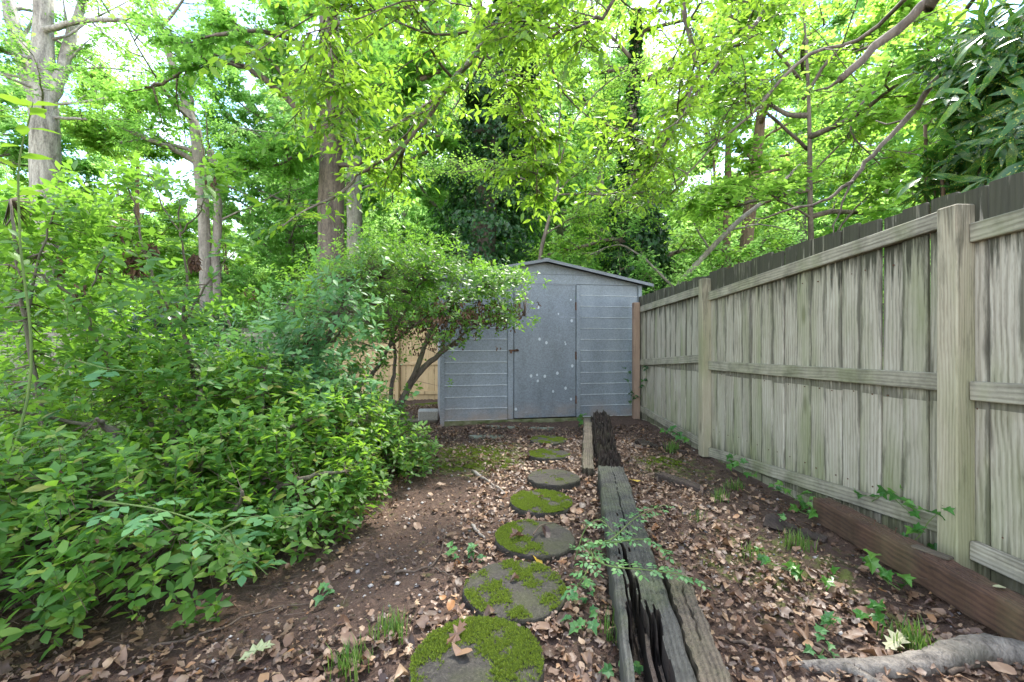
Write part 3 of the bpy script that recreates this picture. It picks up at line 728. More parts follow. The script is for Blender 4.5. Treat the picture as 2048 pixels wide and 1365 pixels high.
for pts, lab in (([(1.42, 5.05), (1.62, 4.95), (1.85, 4.62)], 'black rotten branch piece lying near the fence corner'), ([(1.6, 2.75), (1.72, 2.62), (1.8, 2.5)], 'dark rotted chunk beside the end of the brown beam')):
    pp = spline([(x, y_, gz(x, y_) + .02) for x, y_ in pts], 6)
    tag(link('rotten_branch', make_mesh('rotten_branch', [join_tube(pp, np.linspace(.05, .02, len(pp)), 8, .3)], [M['rotten']])), lab, 'branch')
# the big grey root in the near right corner
rp_ = spline([(1.0, 1.60, -.02), (1.15, 1.565, -.008), (1.33, 1.55, .002), (1.5, 1.565, .012), (1.68, 1.60, .028), (1.82, 1.60, .02), (1.98, 1.52, .0), (2.1, 1.4, -.02)], 6)
tag(link('tree_root', make_mesh('tree_root', [join_tube(rp_, np.interp(np.linspace(0, 1, len(rp_)), [0, .15, .5, .8, 1], [.012, .03, .046, .06, .066]), 14, .05),
    join_tube(spline([(1.18, 1.55, .01), (1.26, 1.46, -.005), (1.3, 1.4, -.02)], 4), np.linspace(.02, .006, 9), 8, .05)], [M['bark_root']], True)), 'thick pale grey surface root in the near right corner', 'root')
# cracked stone flags in front of the shed
for (px, py, w_, lab) in ((975, 872, .55, 'lichen-spotted stone slab sunk in the ground before the shed'), (1000, 856, .5, 'broken stone edge along the left foot of the shed door'), (1080, 858, .4, 'dark stone slab just before the shed door')):
    q = near_pt(px, py, .01); k = 9; an = np.sort(rng.uniform(0, 6.28, k)); rr = w_ / 2 * rng.uniform(.7, 1.1, k)
    o2 = np.stack([rr * np.cos(an), rr * .45 * np.sin(an)], 1)
    v = np.concatenate([np.c_[o2, np.full(k, -.04)], np.c_[o2, np.full(k, .012) + rng.uniform(-.006, .006, k)], [[0, 0, .016]]])
    f3 = [[k + i, k + (i + 1) % k, 2 * k] for i in range(k)]; f4 = [[i, (i + 1) % k, k + (i + 1) % k, k + i] for i in range(k)]
    tag(link('stone_slab', make_mesh('stone_slab', [(v, np.array(f4), 0), (v, np.array(f3), 0)], [M['flag']]), loc=(q[0], q[1], gz(q[0], q[1]))), lab, 'stone')

# ------------------------------------------------------------------ twigs on the ground
def ground_twig(pts, r, label, name='fallen_twig', mat='twig'):
    pp = spline(pts, 5); q = np.c_[pp, [gz(a, b) + r + .008 for a, b in pp]]
    q[:, 2] += .006 * np.sin(np.arange(len(q)) * 1.7)
    return tag(link(name, make_mesh(name, [join_tube(q, np.linspace(r, r * .45, len(q)), 6, .12)], [M[mat]], True)), label, 'twig')
def gp(px, py): 
    q = near_pt(px, py, .02); return (q[0], q[1])
ground_twig([gp(945, 945), gp(975, 962), gp(1010, 985)], .016, 'pale straight stick left of the mossy stepping stone', 'fallen_stick', 'bark_grey')
ground_twig([gp(945, 1050), gp(958, 1065), gp(972, 1080)], .012, 'short pale stick left of the dark stepping stone', 'fallen_stick', 'bark_grey')
ground_twig([gp(790, 1148), gp(850, 1140), gp(880, 1110), gp(893, 1050)], .007, 'thin curved twig on the bare soil left of the stones')
ground_twig([gp(870, 1140), gp(890, 1150), gp(912, 1158)], .005, 'small forked twig end on the soil left of the stones')
ground_twig([gp(290, 1300), gp(420, 1262), gp(520, 1220), gp(640, 1200)], .006, 'long thin runner trailing over the bare soil under the azalea')
ground_twig([gp(1490, 1100), gp(1497, 1080), gp(1512, 1072), gp(1530, 1067)], .006, 'small hooked twig on the litter right of the timber')
ground_twig([gp(1395, 1058), gp(1410, 1056), gp(1428, 1050)], .008, 'short straight twig on the litter right of the timber')
ground_twig([gp(1440, 1260), gp(1490, 1275), gp(1560, 1300), gp(1640, 1312)], .007, 'long grey twig reaching the thick root')
ground_twig([gp(1620, 1225), gp(1700, 1235), gp(1780, 1238), gp(1880, 1240)], .005, 'thin pale twig between the beam and the root')
ground_twig([gp(1630, 1280), gp(1690, 1315), gp(1720, 1345)], .007, 'dark twig crossing in front of the thick root')
ground_twig([gp(1900, 1345), gp(1960, 1325), gp(2030, 1310)], .009, 'grey stick in front of the thick root')
q = [(.25, 2.62, .09), (.3, 2.7, .1), (.38, 2.72, .1)]
tag(link('fallen_twig', make_mesh('fallen_twig', [join_tube(spline([(.12, 2.46, .085), (.17, 2.57, .09), (.25, 2.62, .088)], 4), np.linspace(.006, .003, 9), 6, .1)], [M['twig']])), 'curved dark twig lying on the dark stepping stone', 'twig')

# ------------------------------------------------------------------ leaf litter
TM_L, TM_R = np.array([mA[0], mA[1]]), np.array([mB[0], mB[1]])
def litter_mask(x, y):
    """how thickly the fallen leaves lie"""
    d = np.ones_like(x)
    d *= 1 - .88 * ss(-.15, -.5, x) * ss(1.5, 1.95, y) * ss(4.6, 3.7, y)
    d *= .72 + .28 * np.clip(np.sin(x * 5.3 + 1.3 * np.sin(y * 3.7)) + np.sin(y * 4.9 + x * 2.1) + .6, 0, 1)                 # bare soil in front of the azalea
    d *= 1 - .75 * ss(1.2, 1.6, x) * ss(1.9, 2.4, y) * ss(4.8, 4.2, y)                    # soil strip along the fence
    d *= 1 - .6 * np.exp(-((x + .38) ** 2 / .35 + (y - 4.55) ** 2 / .4))                  # moss patch
    d *= 1 - .45 * ss(5.0, 5.6, y) * ss(-.2, .4, x)
    for (sx_, sy_, r_) in stone_xy: d = np.where((x - sx_) ** 2 + (y - sy_) ** 2 < (r_ * 1.0) ** 2, .0, d)
    for A, B, w in ((mA, mB, .12), (sA, sB, .06)):                                          # not on the timbers
        a, b = A[:2], B[:2]; e = b - a; L2 = e @ e
        tt = ((x - a[0]) * e[0] + (y - a[1]) * e[1]) / L2
        dist = np.abs((x - a[0]) * e[1] - (y - a[1]) * e[0]) / math.sqrt(L2)
        d = np.where((dist < w) & (tt < 1.0), 0.0, d)
    return d
fx = 2.3 - .053 * 3
N = 58000
lx = rng.uniform(-3.4, 2.12, N); ly = 1.0 + 8.2 * rng.uniform(0, 1, N) ** 1.25
keep = (rng.uniform(0, 1, N) < litter_mask(lx, ly)) & (lx < 2.17 - .053 * ly) & ~((ly > 6.1) & (lx > -1.0)) & ~((lx < -2.4) & (ly > 4.6))
lx, ly = lx[keep], ly[keep]; N = len(lx)
ls = rng.choice([.018, .028, .038, .052, .074], N, p=[.26, .30, .26, .13, .05]) * rng.uniform(.8, 1.2, N)
lz = h(lx, ly) + .010 + rng.uniform(0, .022, N)
th = rng.uniform(0, 6.28, N)
ld = np.stack([np.cos(th), np.sin(th), rng.normal(0, .16, N)], 1)
ln = np.stack([rng.normal(0, .26, N), rng.normal(0, .26, N), np.ones(N)], 1)
LT_ = [fan(OVATE, .22, 1), fan(OVATE, -.22, 2), fan(OAK, .24, 3), fan(OAK, -.2, 4), fan(POPLAR, .2, 5), fan(OVATE, .42, 6), fan(POPLAR, -.2, 7)]
lk = rng.choice(7, N, p=[.24, .18, .13, .1, .1, .15, .1])
LNAME = ['curled oval brown fallen leaf', 'humped oval brown fallen leaf', 'lobed brown oak leaf', 'humped lobed brown oak leaf', 'broad notched brown fallen leaf', 'tightly rolled brown fallen leaf', 'humped broad brown fallen leaf']
show = ls / np.hypot(lx, ly) * ((np.abs(lx / ly) < 1.2) & (ly > 1.28))
order = np.argsort(-show)
big = np.zeros(N, bool); big[order[:300]] = True
lme = [make_mesh('fallen_leaf', [(v, f, 0)], [M['litter']], True) for v, f in LT_]
from mathutils import Matrix
RR = frames(ld, ln)
def place(o, pos, R, s):
    m = np.eye(4); m[:3, :3] = R * s; m[:3, 3] = pos
    o.matrix_world = Matrix(m.tolist())
for i in np.where(big)[0]:
    o = bpy.data.objects.new('fallen_leaf', lme[lk[i]]); COL.objects.link(o); place(o, (lx[i], ly[i], lz[i]), RR[i], ls[i])
    zone = 'on the soil left of the stepping stones' if lx[i] < -.35 else ('between the stepping stones and the split timber' if lx[i] < .42 else 'right of the split timber')
    tag(o, LNAME[lk[i]] + ' lying ' + zone, 'leaf', LNAME[lk[i]] + ' ' + zone)
parts = [scat(LT_[k], np.stack([lx, ly, lz], 1)[(lk == k) & ~big], RR[(lk == k) & ~big], ls[(lk == k) & ~big]) for k in range(7)]
o = link('leaf_litter', make_mesh('leaf_litter', parts, [M['litter']], True)); tag(o, 'thin carpet of brown fallen leaves over the yard soil', 'leaf litter', kind='stuff')
# leaves that lie on stones and timbers, and the odd coloured ones
def lone_leaf(pos, tpl, mat, size, label, yaw, tilt=(.1, .05)):
    v, f = tpl
    o = link('fallen_leaf', make_mesh('fallen_leaf', [(v, f, 0)], [M[mat]]), loc=pos, rot=(tilt[0], tilt[1], yaw), scale=size)
    tag(o, label, 'leaf')
def on(i, dx, dy): return (stone_xy[i][0] + dx, stone_xy[i][1] + dy, stone_top[i] + .016)
lone_leaf(on(6, -.02, .0), fan(OVATE, .3, 21), 'litter', .085, 'brown oval leaf in the middle of the nearest stepping stone', 1.2)
lone_leaf(on(6, -.12, .06), fan(OAK, .3, 22), 'litter', .11, 'lobed oak leaf on the left of the nearest stepping stone', -.6)
lone_leaf(on(4, .08, -.03), fan(OVATE, .4, 23), 'litter', .09, 'curled brown leaf on the dark stepping stone', .4)
lone_leaf(on(4, -.06, .0), fan(OAK, .3, 24), 'litter', .11, 'small oak leaf on the mossy side of the dark stepping stone', 2.2)
lone_leaf(on(5, .02, .05), fan(OVATE, .5, 25), 'litter', .05, 'small rolled leaf on the large patchy mossy stone', 2.0)
lone_leaf(on(3, .02, .03), fan(OVATE, .4, 26), 'litter', .05, 'small dark leaf on the bright mossy stone', 1.0)
lone_leaf((stone_xy[4][0] + .03, stone_xy[4][1] - .255, .03), fan(OVATE, -.4, 27), 'yellow_litter', .09, 'yellowish tan curled leaf lying against the front of the dark stone', .9, (.12, .1))
q = gp(1270, 966); lone_leaf((gp(1281, 966)[0], gp(1281, 966)[1], .035), fan(OVATE, .1, 28), 'yellow_litter', .10, 'bright yellow leaf on the litter right of the grey timber', 1.6)
q = gp(1770, 1296); lone_leaf((q[0], q[1], gz(*q) + .03), fan(OAK, .12, 29), 'fresh_litter', .13, 'pale cream lobed leaf beside the thick grey root', -1.2)
q = gp(475, 1325); lone_leaf((q[0], q[1], gz(*q) + .03), fan(OAK, .12, 30), 'fresh_litter', .12, 'pale grey-green lobed leaf on the soil in front of the azalea', -1.0)
lone_leaf((1.95, 1.72, .196), fan(OVATE, .05, 31), 'fresh_litter', .045, 'small pale leaf on the top of the brown beam', 1.3, (.02, 0))
k = 16000; px_ = rng.uniform(-3, 2.1, k); py_ = 1.0 + 6.5 * rng.uniform(0, 1, k) ** 1.2; kk = (px_ < 2.14 - .053 * py_) & ~((py_ > 6.1) & (px_ > -1)); px_, py_ = px_[kk], py_[kk]; k = len(px_)
for (sx_, sy_, r_) in stone_xy:
    kk = (px_ - sx_) ** 2 + (py_ - sy_) ** 2 > r_ ** 2; px_, py_ = px_[kk], py_[kk]
k = len(px_); th = rng.uniform(0, 6.28, k)
tag(link('leaf_crumbs', make_mesh('leaf_crumbs', [scat(leaf2(.4, .5), np.c_[px_, py_, h(px_, py_) + .009], frames(np.c_[np.cos(th), np.sin(th), rng.normal(0, .2, k)], np.c_[rng.normal(0, .35, (k, 2)), np.ones(k)]), rng.uniform(.008, .024, k))], [M['litter']])), 'crumbled bits of dead leaf and bark over the bare soil', 'leaf crumbs', kind='stuff')
# pebbles: countless small grit stones
k = 900; px_ = rng.uniform(-1.2, 2.0, k); py_ = rng.uniform(1.2, 5.5, k)
ico = np.array([(1, 0, 0), (-.9, .1, .1), (.1, .8, 0), (0, -.9, .1), (0, .1, .6), (.1, 0, -.6)]); icf = np.array([[0, 2, 4], [2, 1, 4], [1, 3, 4], [3, 0, 4], [2, 0, 5], [1, 2, 5], [3, 1, 5], [0, 3, 5]])
R = frames(np.c_[rng.standard_normal((k, 2)), np.zeros(k)], np.c_[rng.normal(0, .2, (k, 2)), np.ones(k)])
tag(link('grit', make_mesh('grit', [scat((ico, icf), np.c_[px_, py_, h(px_, py_) + .006], R, rng.choice([.006, .01, .018], k, p=[.5, .38, .12]))], [M['pebble']], True)), 'small grey pebbles and grit scattered through the leaf litter', 'grit', kind='stuff')
# fine twigs and bark crumbs in the litter
k = 1500; px_ = rng.uniform(-2.6, 2.0, k); py_ = rng.uniform(1.2, 6, k); th = rng.uniform(0, 6.28, k)
tag(link('twig_litter', make_mesh('twig_litter', [thin_twigs(np.c_[px_, py_, h(px_, py_) + .014], np.c_[np.cos(th), np.sin(th), rng.normal(0, .08, k)], rng.uniform(.04, .22, k), .0022, 0)], [M['twig']])), 'fine twig scraps lying among the fallen leaves', 'twigs', kind='stuff')

# grass tufts and seedlings
blade = (np.array([[-.03, 0, 0], [.03, 0, 0], [.02, .12, .6], [-.02, .12, .6], [0, .42, 1.0]]), np.array([[0, 1, 2], [0, 2, 3], [3, 2, 4]]))
def blades(pos, hgt, lean=.6):
    k = len(pos); th = rng.uniform(0, 6.28, k); s = rng.uniform(.2, 1.3, k) * lean
    R = np.zeros((k, 3, 3)); R[:, 0, 0] = np.cos(th); R[:, 0, 1] = -np.sin(th) * (.4 + s); R[:, 1, 0] = np.sin(th); R[:, 1, 1] = np.cos(th) * (.4 + s); R[:, 2, 2] = 1
    return scat(blade, pos, R, hgt * rng.uniform(.5, 1.15, k))
for (px, py, n, hh, lab) in ((1500, 1110, 60, .07, 'right of the timber below the hooked twig'), (1590, 1095, 90, .09, 'in the middle of the right-hand litter'), (1470, 975, 70, .09, 'beside the end of the dark plank'),
                             (1395, 1045, 40, .07, 'just right of the grey timber'), (1820, 1285, 140, .10, 'against the thick grey root'), (780, 1270, 110, .08, 'left of the nearest stepping stone'),
                             (700, 1340, 90, .09, 'at the bottom edge left of the nearest stone'), (1440, 1000, 60, .10, 'at the tip of the dark plank'), (1345, 900, 90, .13, 'near the fence post by the dark branch'),
                             (1225, 1270, 40, .10, 'between the nearest stones and the timber'), (1450, 920, 60, .06, 'at the foot of the middle fence post'), (560, 1080, 60, .14, 'under the edge of the azalea')):
    c = gp(px, py); pos = np.c_[c[0] + np.clip(rng.normal(0, .035, n), -.07, .07), c[1] + np.clip(rng.normal(0, .035, n), -.07, .07), np.zeros(n)]; pos[:, 2] = h(pos[:, 0], pos[:, 1]) + .004
    tag(link('grass_tuft', make_mesh('grass_tuft', [blades(pos, hh)], [M['grass']])), 'small tuft of grass ' + lab, 'grass', 'grass tufts in the yard')
# mossy ground patches
for (cx_, cy_, rx, ry, n, lab) in ((-.42, 4.75, .42, .3, 5200, 'large patch of yellow-green moss left of the far stepping stones'), (-.25, 4.25, .3, .22, 3000, 'smaller moss patch left of the bare brown stone'),
                                   (-.62, 4.1, .25, .2, 1600, 'thin moss patch at the edge of the azalea shade'), (1.5, 4.35, .22, .18, 1500, 'yellowish moss patch near the middle fence post'), (-1.7, 9.6, .8, .5, 3000, 'moss along the foot of the new tan fence'), (1.25, 1.42, .1, .05, 700, 'moss in front of the thick grey root')):
    a_ = rng.uniform(0, 6.28, n); r2 = np.sqrt(rng.uniform(0, 1, n)); x = cx_ + rx * r2 * np.cos(a_); y_ = cy_ + ry * r2 * np.sin(a_)
    f_ = np.sin(x * 23 + 1) * np.cos(y_ * 19) + .7 * np.sin(x * 51 + y_ * 33) + .4 * rng.standard_normal(n) - .9 * r2; kk = f_ > -.35
    x, y_ = x[kk], y_[kk]; k = len(x); th = rng.uniform(0, 6.28, k); R = np.zeros((k, 3, 3)); R[:, 0, 0] = np.cos(th); R[:, 0, 1] = -np.sin(th); R[:, 1, 0] = np.sin(th); R[:, 1, 1] = np.cos(th); R[:, 2, 2] = 1
    tag(link('moss_patch', make_mesh('moss_patch', [scat(tuft, np.c_[x, y_, h(x, y_) + .002], R, rng.uniform(.010, .022, k))], [M['moss']])), lab, 'moss', kind='stuff')
# lawn beyond the shrubs
k = 22000; x = rng.uniform(-13, -2.6, k); y_ = rng.uniform(4.4, 10.4, k)
tag(link('lawn_grass', make_mesh('lawn_grass', [blades(np.c_[x, y_, h(x, y_)], .07)], [M['grass']])), 'patchy bright grass beyond the shrubs at the left', 'grass', kind='stuff')

LF, LF2 = leaf8(), leaf2()
def leaf_parts(root, tpl, mat, data, n_single, name='leaf', rest='foliage', twigs=None, score=None, stem_mat=None):
    """the n leaves that show largest become parts of their own, the others one part"""
    pos, d, n, s = data; R = frames(d, n)
    big = np.zeros(len(pos), bool)
    if n_single:
        px, py = CX + F * pos[:, 0] / np.maximum(pos[:, 1], .1), HOR - F * (pos[:, 2] - CAMZ) / np.maximum(pos[:, 1], .1)
        vis = (pos[:, 1] > .6) & (px > 5) & (px < 2043) & (py > 5) & (py < 1360)
        sc_ = s / np.linalg.norm(pos - [0, 0, CAMZ], axis=1) * vis
        big[np.argsort(-sc_)[:n_single]] = True
        me = make_mesh(name, [(tpl[0], tpl[1], 0)], [M[mat]], True)
        for i in np.where(big)[0]:
            o = bpy.data.objects.new(name, me); COL.objects.link(o); o.parent = root
            place(o, pos[i] - np.array(root.location), R[i], s[i])
    ps = [scat(tpl, pos[~big], R[~big], s[~big])] + ([(a, b, 1) for a, b, _ in twigs] if twigs else [])
    o = link(rest, make_mesh(rest, ps, [M[mat]] + ([stem_mat or M['twig']] if twigs else []), True), root, loc=-np.array(root.location), kind='stuff' if n_single else None)
    return o

# ------------------------------------------------------------------ trees
def limb_path(p, d, L_, n=5, up=.15, wob=.12):
    pts = [np.array(p, float)]; d = unit(d)
    for i in range(n):
        d = unit(d + rng.standard_normal(3) * wob + np.array([0, 0, up / n])); pts.append(pts[-1] + d * L_ / n)
    return np.array(pts)
def along(path, t):
    i = np.clip(t, 0, .999) * (len(path) - 1); k = int(i); f = i - k
    return path[k] * (1 - f) + path[k + 1] * f, unit(path[k + 1] - path[k])
def sub_limbs(path, n, L_, t0=.25, up=.2, spread=1.0):
    out = []
    for t in np.linspace(t0, .98, n) + rng.uniform(-.05, .05, n):
        p, tg = along(path, t)
        s = unit(np.cross(tg, [0, 0, 1.]) + 1e-4) * rng.choice([-1, 1]) 
        d = unit(tg * rng.uniform(.3, .8) + s * spread * rng.uniform(.5, 1.1) + np.array([0, 0, rng.normal(.1, .35)]))
        out.append(limb_path(p, d, L_ * rng.uniform(.6, 1.15) * (1.1 - .5 * t), 4, up, .16))
    return out
def twig_set(paths, n, L_, t0=.2, spread=1.0, vert=.25):
    p0, dd, ll = [], [], []
    for path in paths:
        for t in rng.uniform(t0, 1.0, n):
            p, tg = along(path, t); s = unit(np.cross(tg, [0, 0, 1.]) + 1e-4) * rng.choice([-1, 1])
            p0.append(p); dd.append(unit(tg * rng.uniform(.2, .9) + s * spread * rng.uniform(.2, 1.1) + np.array([0, 0, rng.normal(0, vert)]))); ll.append(L_ * rng.uniform(.5, 1.2))
    return np.array(p0), np.array(dd), np.array(ll)
def limb_tubes(paths, r0, r1, n=6, k=2):
    return [join_tube(spline(p, k), np.linspace(r0, r1, (len(p) - 1) * k + 1), n, .06) for p in paths]

def crown_tree(H, r, n_limbs, limb_L, h0, leafL, mat, bark, nsub=5, ntwig=6, mleaf=7, lean=0.0, name='tree', tpl=None):
    """whole tree standing at the origin -> (trunk mesh, crown mesh)"""
    tp = spline([(0, 0, -.3), (lean * .1, .05, H * .25), (lean * .5, -.1, H * .55), (lean, .1, H * .95)], 4)
    tr = np.interp(np.linspace(0, 1, len(tp)), [0, .06, .5, 1], [r * 1.35, r, r * .75, r * .12])
    parts = [join_tube(tp, tr, 10, .05)]
    subs = []
    for i in range(n_limbs):
        f = rng.uniform(h0, .97); p, tg = along(tp, f); az = i * 2.4 + rng.uniform(-.5, .5)
        L_ = limb_L * (1.05 - .75 * ((f - h0) / (1 - h0)) ** 1.4) * rng.uniform(.75, 1.15)
        lp = limb_path(p, [math.cos(az), math.sin(az), rng.uniform(-.05, .55)], L_, 5, .25, .13)
        parts += limb_tubes([lp], r * .28 * (1.1 - .6 * f), .012, 6)
        ss_ = sub_limbs(lp, nsub, L_ * .45, .15)
        parts += limb_tubes(ss_, .022, .006, 4, 1)
        subs += ss_ + [lp[2:]]
    p0, d, l = twig_set(subs, ntwig, .55)
    data = twig_leaves(p0, d, l, mleaf, leafL, 1.0, .3, .4, .15, .6)
    tm = make_mesh(name + '_trunk', parts, [bark], True)
    cm = make_mesh(name + '_crown', [scat(tpl or LF2, data[0], frames(data[1], data[2]), data[3])], [mat])
    return tm, cm

protos = [crown_tree(19, .24, 30, 4.6, .16, .19, M['wood_leaf'], M['bark_grey'], 7, 30, 8, .6, 'far_oak'),
          crown_tree(21, .30, 32, 5.2, .20, .20, M['wood_leaf'], M['bark_grey'], 7, 30, 8, -.5, 'far_poplar'),
          crown_tree(14, .16, 28, 3.6, .10, .16, M['under_leaf'], M['bark_brown'], 7, 28, 8, .8, 'far_maple')]
spots = []
for ring_y, n in ((18, 8), (22.5, 10), (28, 13), (35, 16), (43, 20), (52, 24)):
    for x in np.linspace(-1.25 * ring_y, 1.25 * ring_y, n):
        spots.append((x + rng.uniform(-1, 1), ring_y + rng.uniform(-1.6, 1.6)))
def zone(x, y_):
    px = CX + F * x / y_
    for lim, s in ((60, 'left of the big pale oak'), (380, 'between pale oak and twin-stemmed tree'), (640, 'between twin-stemmed tree and dark trunk'), (900, 'between dark trunk and ivy-clad trunk'), (1240, 'behind the shed'), (1480, 'behind the fence corner by the shed'), (1780, 'beyond the middle of the right fence')):
        if px < lim: return s
    return 'beyond the near end of the right fence'
def row(y_): return next(s for lim, s in ((15, 'just'), (19.5, 'in the nearest row'), (23.5, 'in the second row'), (29, 'in the third row'), (35.5, 'in the fourth row'), (99, 'in the farthest row')) if y_ < lim)
TNAMES = [('woodland_tree', 'grey-barked tree in the wood beyond the fences', 'grey-barked trees in the far wood'), ('woodland_tree', 'tall spreading tree in the wood beyond the fences', 'tall trees in the far wood'), ('woodland_tree', 'small bright green tree in the wood', 'understorey trees in the far wood')]
for i, (x, y_) in enumerate(spots):
    px = CX + F * x / y_
    # the photograph shows open sky upper left of the middle trunk and over the fence: lower trees stand there
    k = int(rng.choice(3, p=[.4, .3, .3])); s = rng.uniform(.8, 1.15)
    if 380 < px < 520: k = 2 if y_ < 33 else k; s = rng.uniform(.65, .8)
    if y_ > 40: s *= 1.15
    if 100 < px < 560 and y_ > 40: s *= .7
    if 1330 < px < 1520 and y_ < 30: k = 2; s = rng.uniform(.7, .9)
    tm, cm = protos[k]
    r_ = thing(TNAMES[k][0], TNAMES[k][1].split(' in the wood')[0] + ' ' + row(y_) + ' ' + zone(x, y_), 'tree', (x, y_, gz(x, y_)), rng.uniform(0, 6.28), TNAMES[k][2]); r_.scale = (s, s, s * rng.uniform(.95, 1.1))
    link('trunk', tm, r_); link('crown', cm, r_)

# undergrowth bushes behind the fences
def bush_mesh(R_, H, n, leafL, mat, name):
    subs = []
    for i in range(16):
        az = i * 2.4; lp = limb_path((0, 0, 0), [math.cos(az) * .7, math.sin(az) * .7, rng.uniform(.6, 1.6)], H * rng.uniform(.7, 1.1), 4, -.1, .15)
        lp[:, :2] *= R_ / (H * .6); subs += [lp] + sub_limbs(lp, 5, H * .35, .2)
    p0, d, l = twig_set(subs, n, .42, .15)
    data = twig_leaves(p0, d, l, 7, leafL, 1.0, .25, .35, .1, .5)
    return make_mesh(name + '_stems', limb_tubes(subs, .018, .005, 4, 1), [M['twig']]), make_mesh(name + '_leaves', [scat(LF2, data[0], frames(data[1], data[2]), data[3])], [mat])
bushes = [bush_mesh(1.5, 2.6, 24, .11, M['under_leaf'], 'bush_round'), bush_mesh(1.2, 3.6, 24, .10, M['wood_leaf'], 'bush_tall')]
BN = [('understorey_bush', 'rounded bright green bush growing beyond the fences', 'rounded bushes beyond the fences'), ('understorey_bush', 'taller loose green bush growing beyond the fences', 'taller bushes beyond the fences')]
bs = [(x, rng.uniform(12.3, 13.6)) for x in np.linspace(-16, -3, 11)] + [(x, rng.uniform(14.2, 16)) for x in np.linspace(-17, -2, 9)] + [(x, rng.uniform(9.2, 11)) for x in (2.2, 3.6, 4.9, 6.4, 8.0)] + [(x, rng.uniform(14.5, 17)) for x in np.linspace(-20, 20, 15)] + [(3.6, 5.6), (4.6, 7.2), (6.0, 6.0), (6.9, 8.2)] + [(x, rng.uniform(19, 24)) for x in np.linspace(-28, 28, 16)]
for i, (x, y_) in enumerate(bs):
    k = int(rng.integers(2)); s = rng.uniform(.8, 1.15) * (.75 if x > 2 and y_ < 8 else 1.0)
    r_ = thing(BN[k][0], BN[k][1].split(' growing')[0] + ' ' + row(y_) + ' ' + zone(x, y_), 'bush', (x, y_, gz(x, y_)), rng.uniform(0, 6.28), BN[k][2]); r_.scale = (s, s, s)
    link('stems', bushes[k][0], r_).name = 'stem'; link('foliage', bushes[k][1], r_)

# --- the trees one can tell apart
def named_tree(name, label, trunk, r0, bark, limbs, mat, leafL, nsub, ntwig, mleaf, extra=0, extraL=3.0, h0=.35, tpl=None, single=0, twL=.5, t0=.3, sub_frac=.4, group=None):
    """trunk: points (x,y,z,r); limbs: lists of (x,y,z) with a start radius"""
    T = spline(trunk, 5); base = np.array([T[0][0], T[0][1], gz(T[0][0], T[0][1])])
    root = thing(name, label, 'tree', base, 0, group)
    o = link('trunk', make_mesh('trunk', [join_tube(T[:, :3] - base, T[:, 3], 14, .035)], [bark], True), root)
    subs = []
    for pts, ra, rb, *bare in limbs:
        L_ = spline(np.array(pts, float), 4); L_[1:-1] += rng.normal(0, .02 if ra > .06 else .008, L_[1:-1].shape)
        ln_ = np.linalg.norm(np.diff(L_, axis=0), axis=1).sum()
        sb = sub_limbs(L_, 4 if bare else nsub, ln_ * (.1 if bare else sub_frac), t0)
        link('limb', make_mesh('limb', [join_tube(L_ - base, np.linspace(ra, rb, len(L_)), 8, .06)] + [(v - base, f, 0) for v, f, _ in limb_tubes(sb, max(.006, ra * .3), .004, 5)], [bark], True), root)
        subs += [] if bare else sb + [L_[len(L_) // 3:]]
    for i in range(extra):
        p, tg = along(T[:, :3], rng.uniform(h0, .98)); az = i * 2.4 + rng.uniform(-.4, .4)
        lp = limb_path(p, [math.cos(az), math.sin(az), rng.uniform(-.1, .5)], extraL * rng.uniform(.6, 1.15), 5, .2, .14)
        sb = sub_limbs(lp, nsub, extraL * .42, .2)
        link('limb', make_mesh('limb', [(v - base, f, 0) for v, f, _ in limb_tubes([lp], .05, .01, 6) + limb_tubes(sb, .018, .004, 4, 1)], [bark], True), root)
        subs += sb + [lp[2:]]
    p0, d, l = twig_set(subs, int(ntwig * 2.3), twL, .15, 1.0, .22)
    data = twig_leaves(p0, d, l, mleaf, leafL, 1.0, .28, .3, .15, .45)
    tw = thin_twigs(p0, d - np.array([0, 0, .13]), l, .0035)
    leaf_parts(root, tpl or LF2, mat, data, single, rest='crown', twigs=[tw])
    return root
def pts(Y, *pp, dy=None):
    return [P(a, b, Y + (dy[i] if dy else 0)) for i, (a, b) in enumerate(pp)]
def trunk(Y, *pp):
    return [tuple(P(a, b, Y)) + (w / 2 / F * Y,) for a, b, w in pp]
MP = fan(MAPLE, .12, 40)

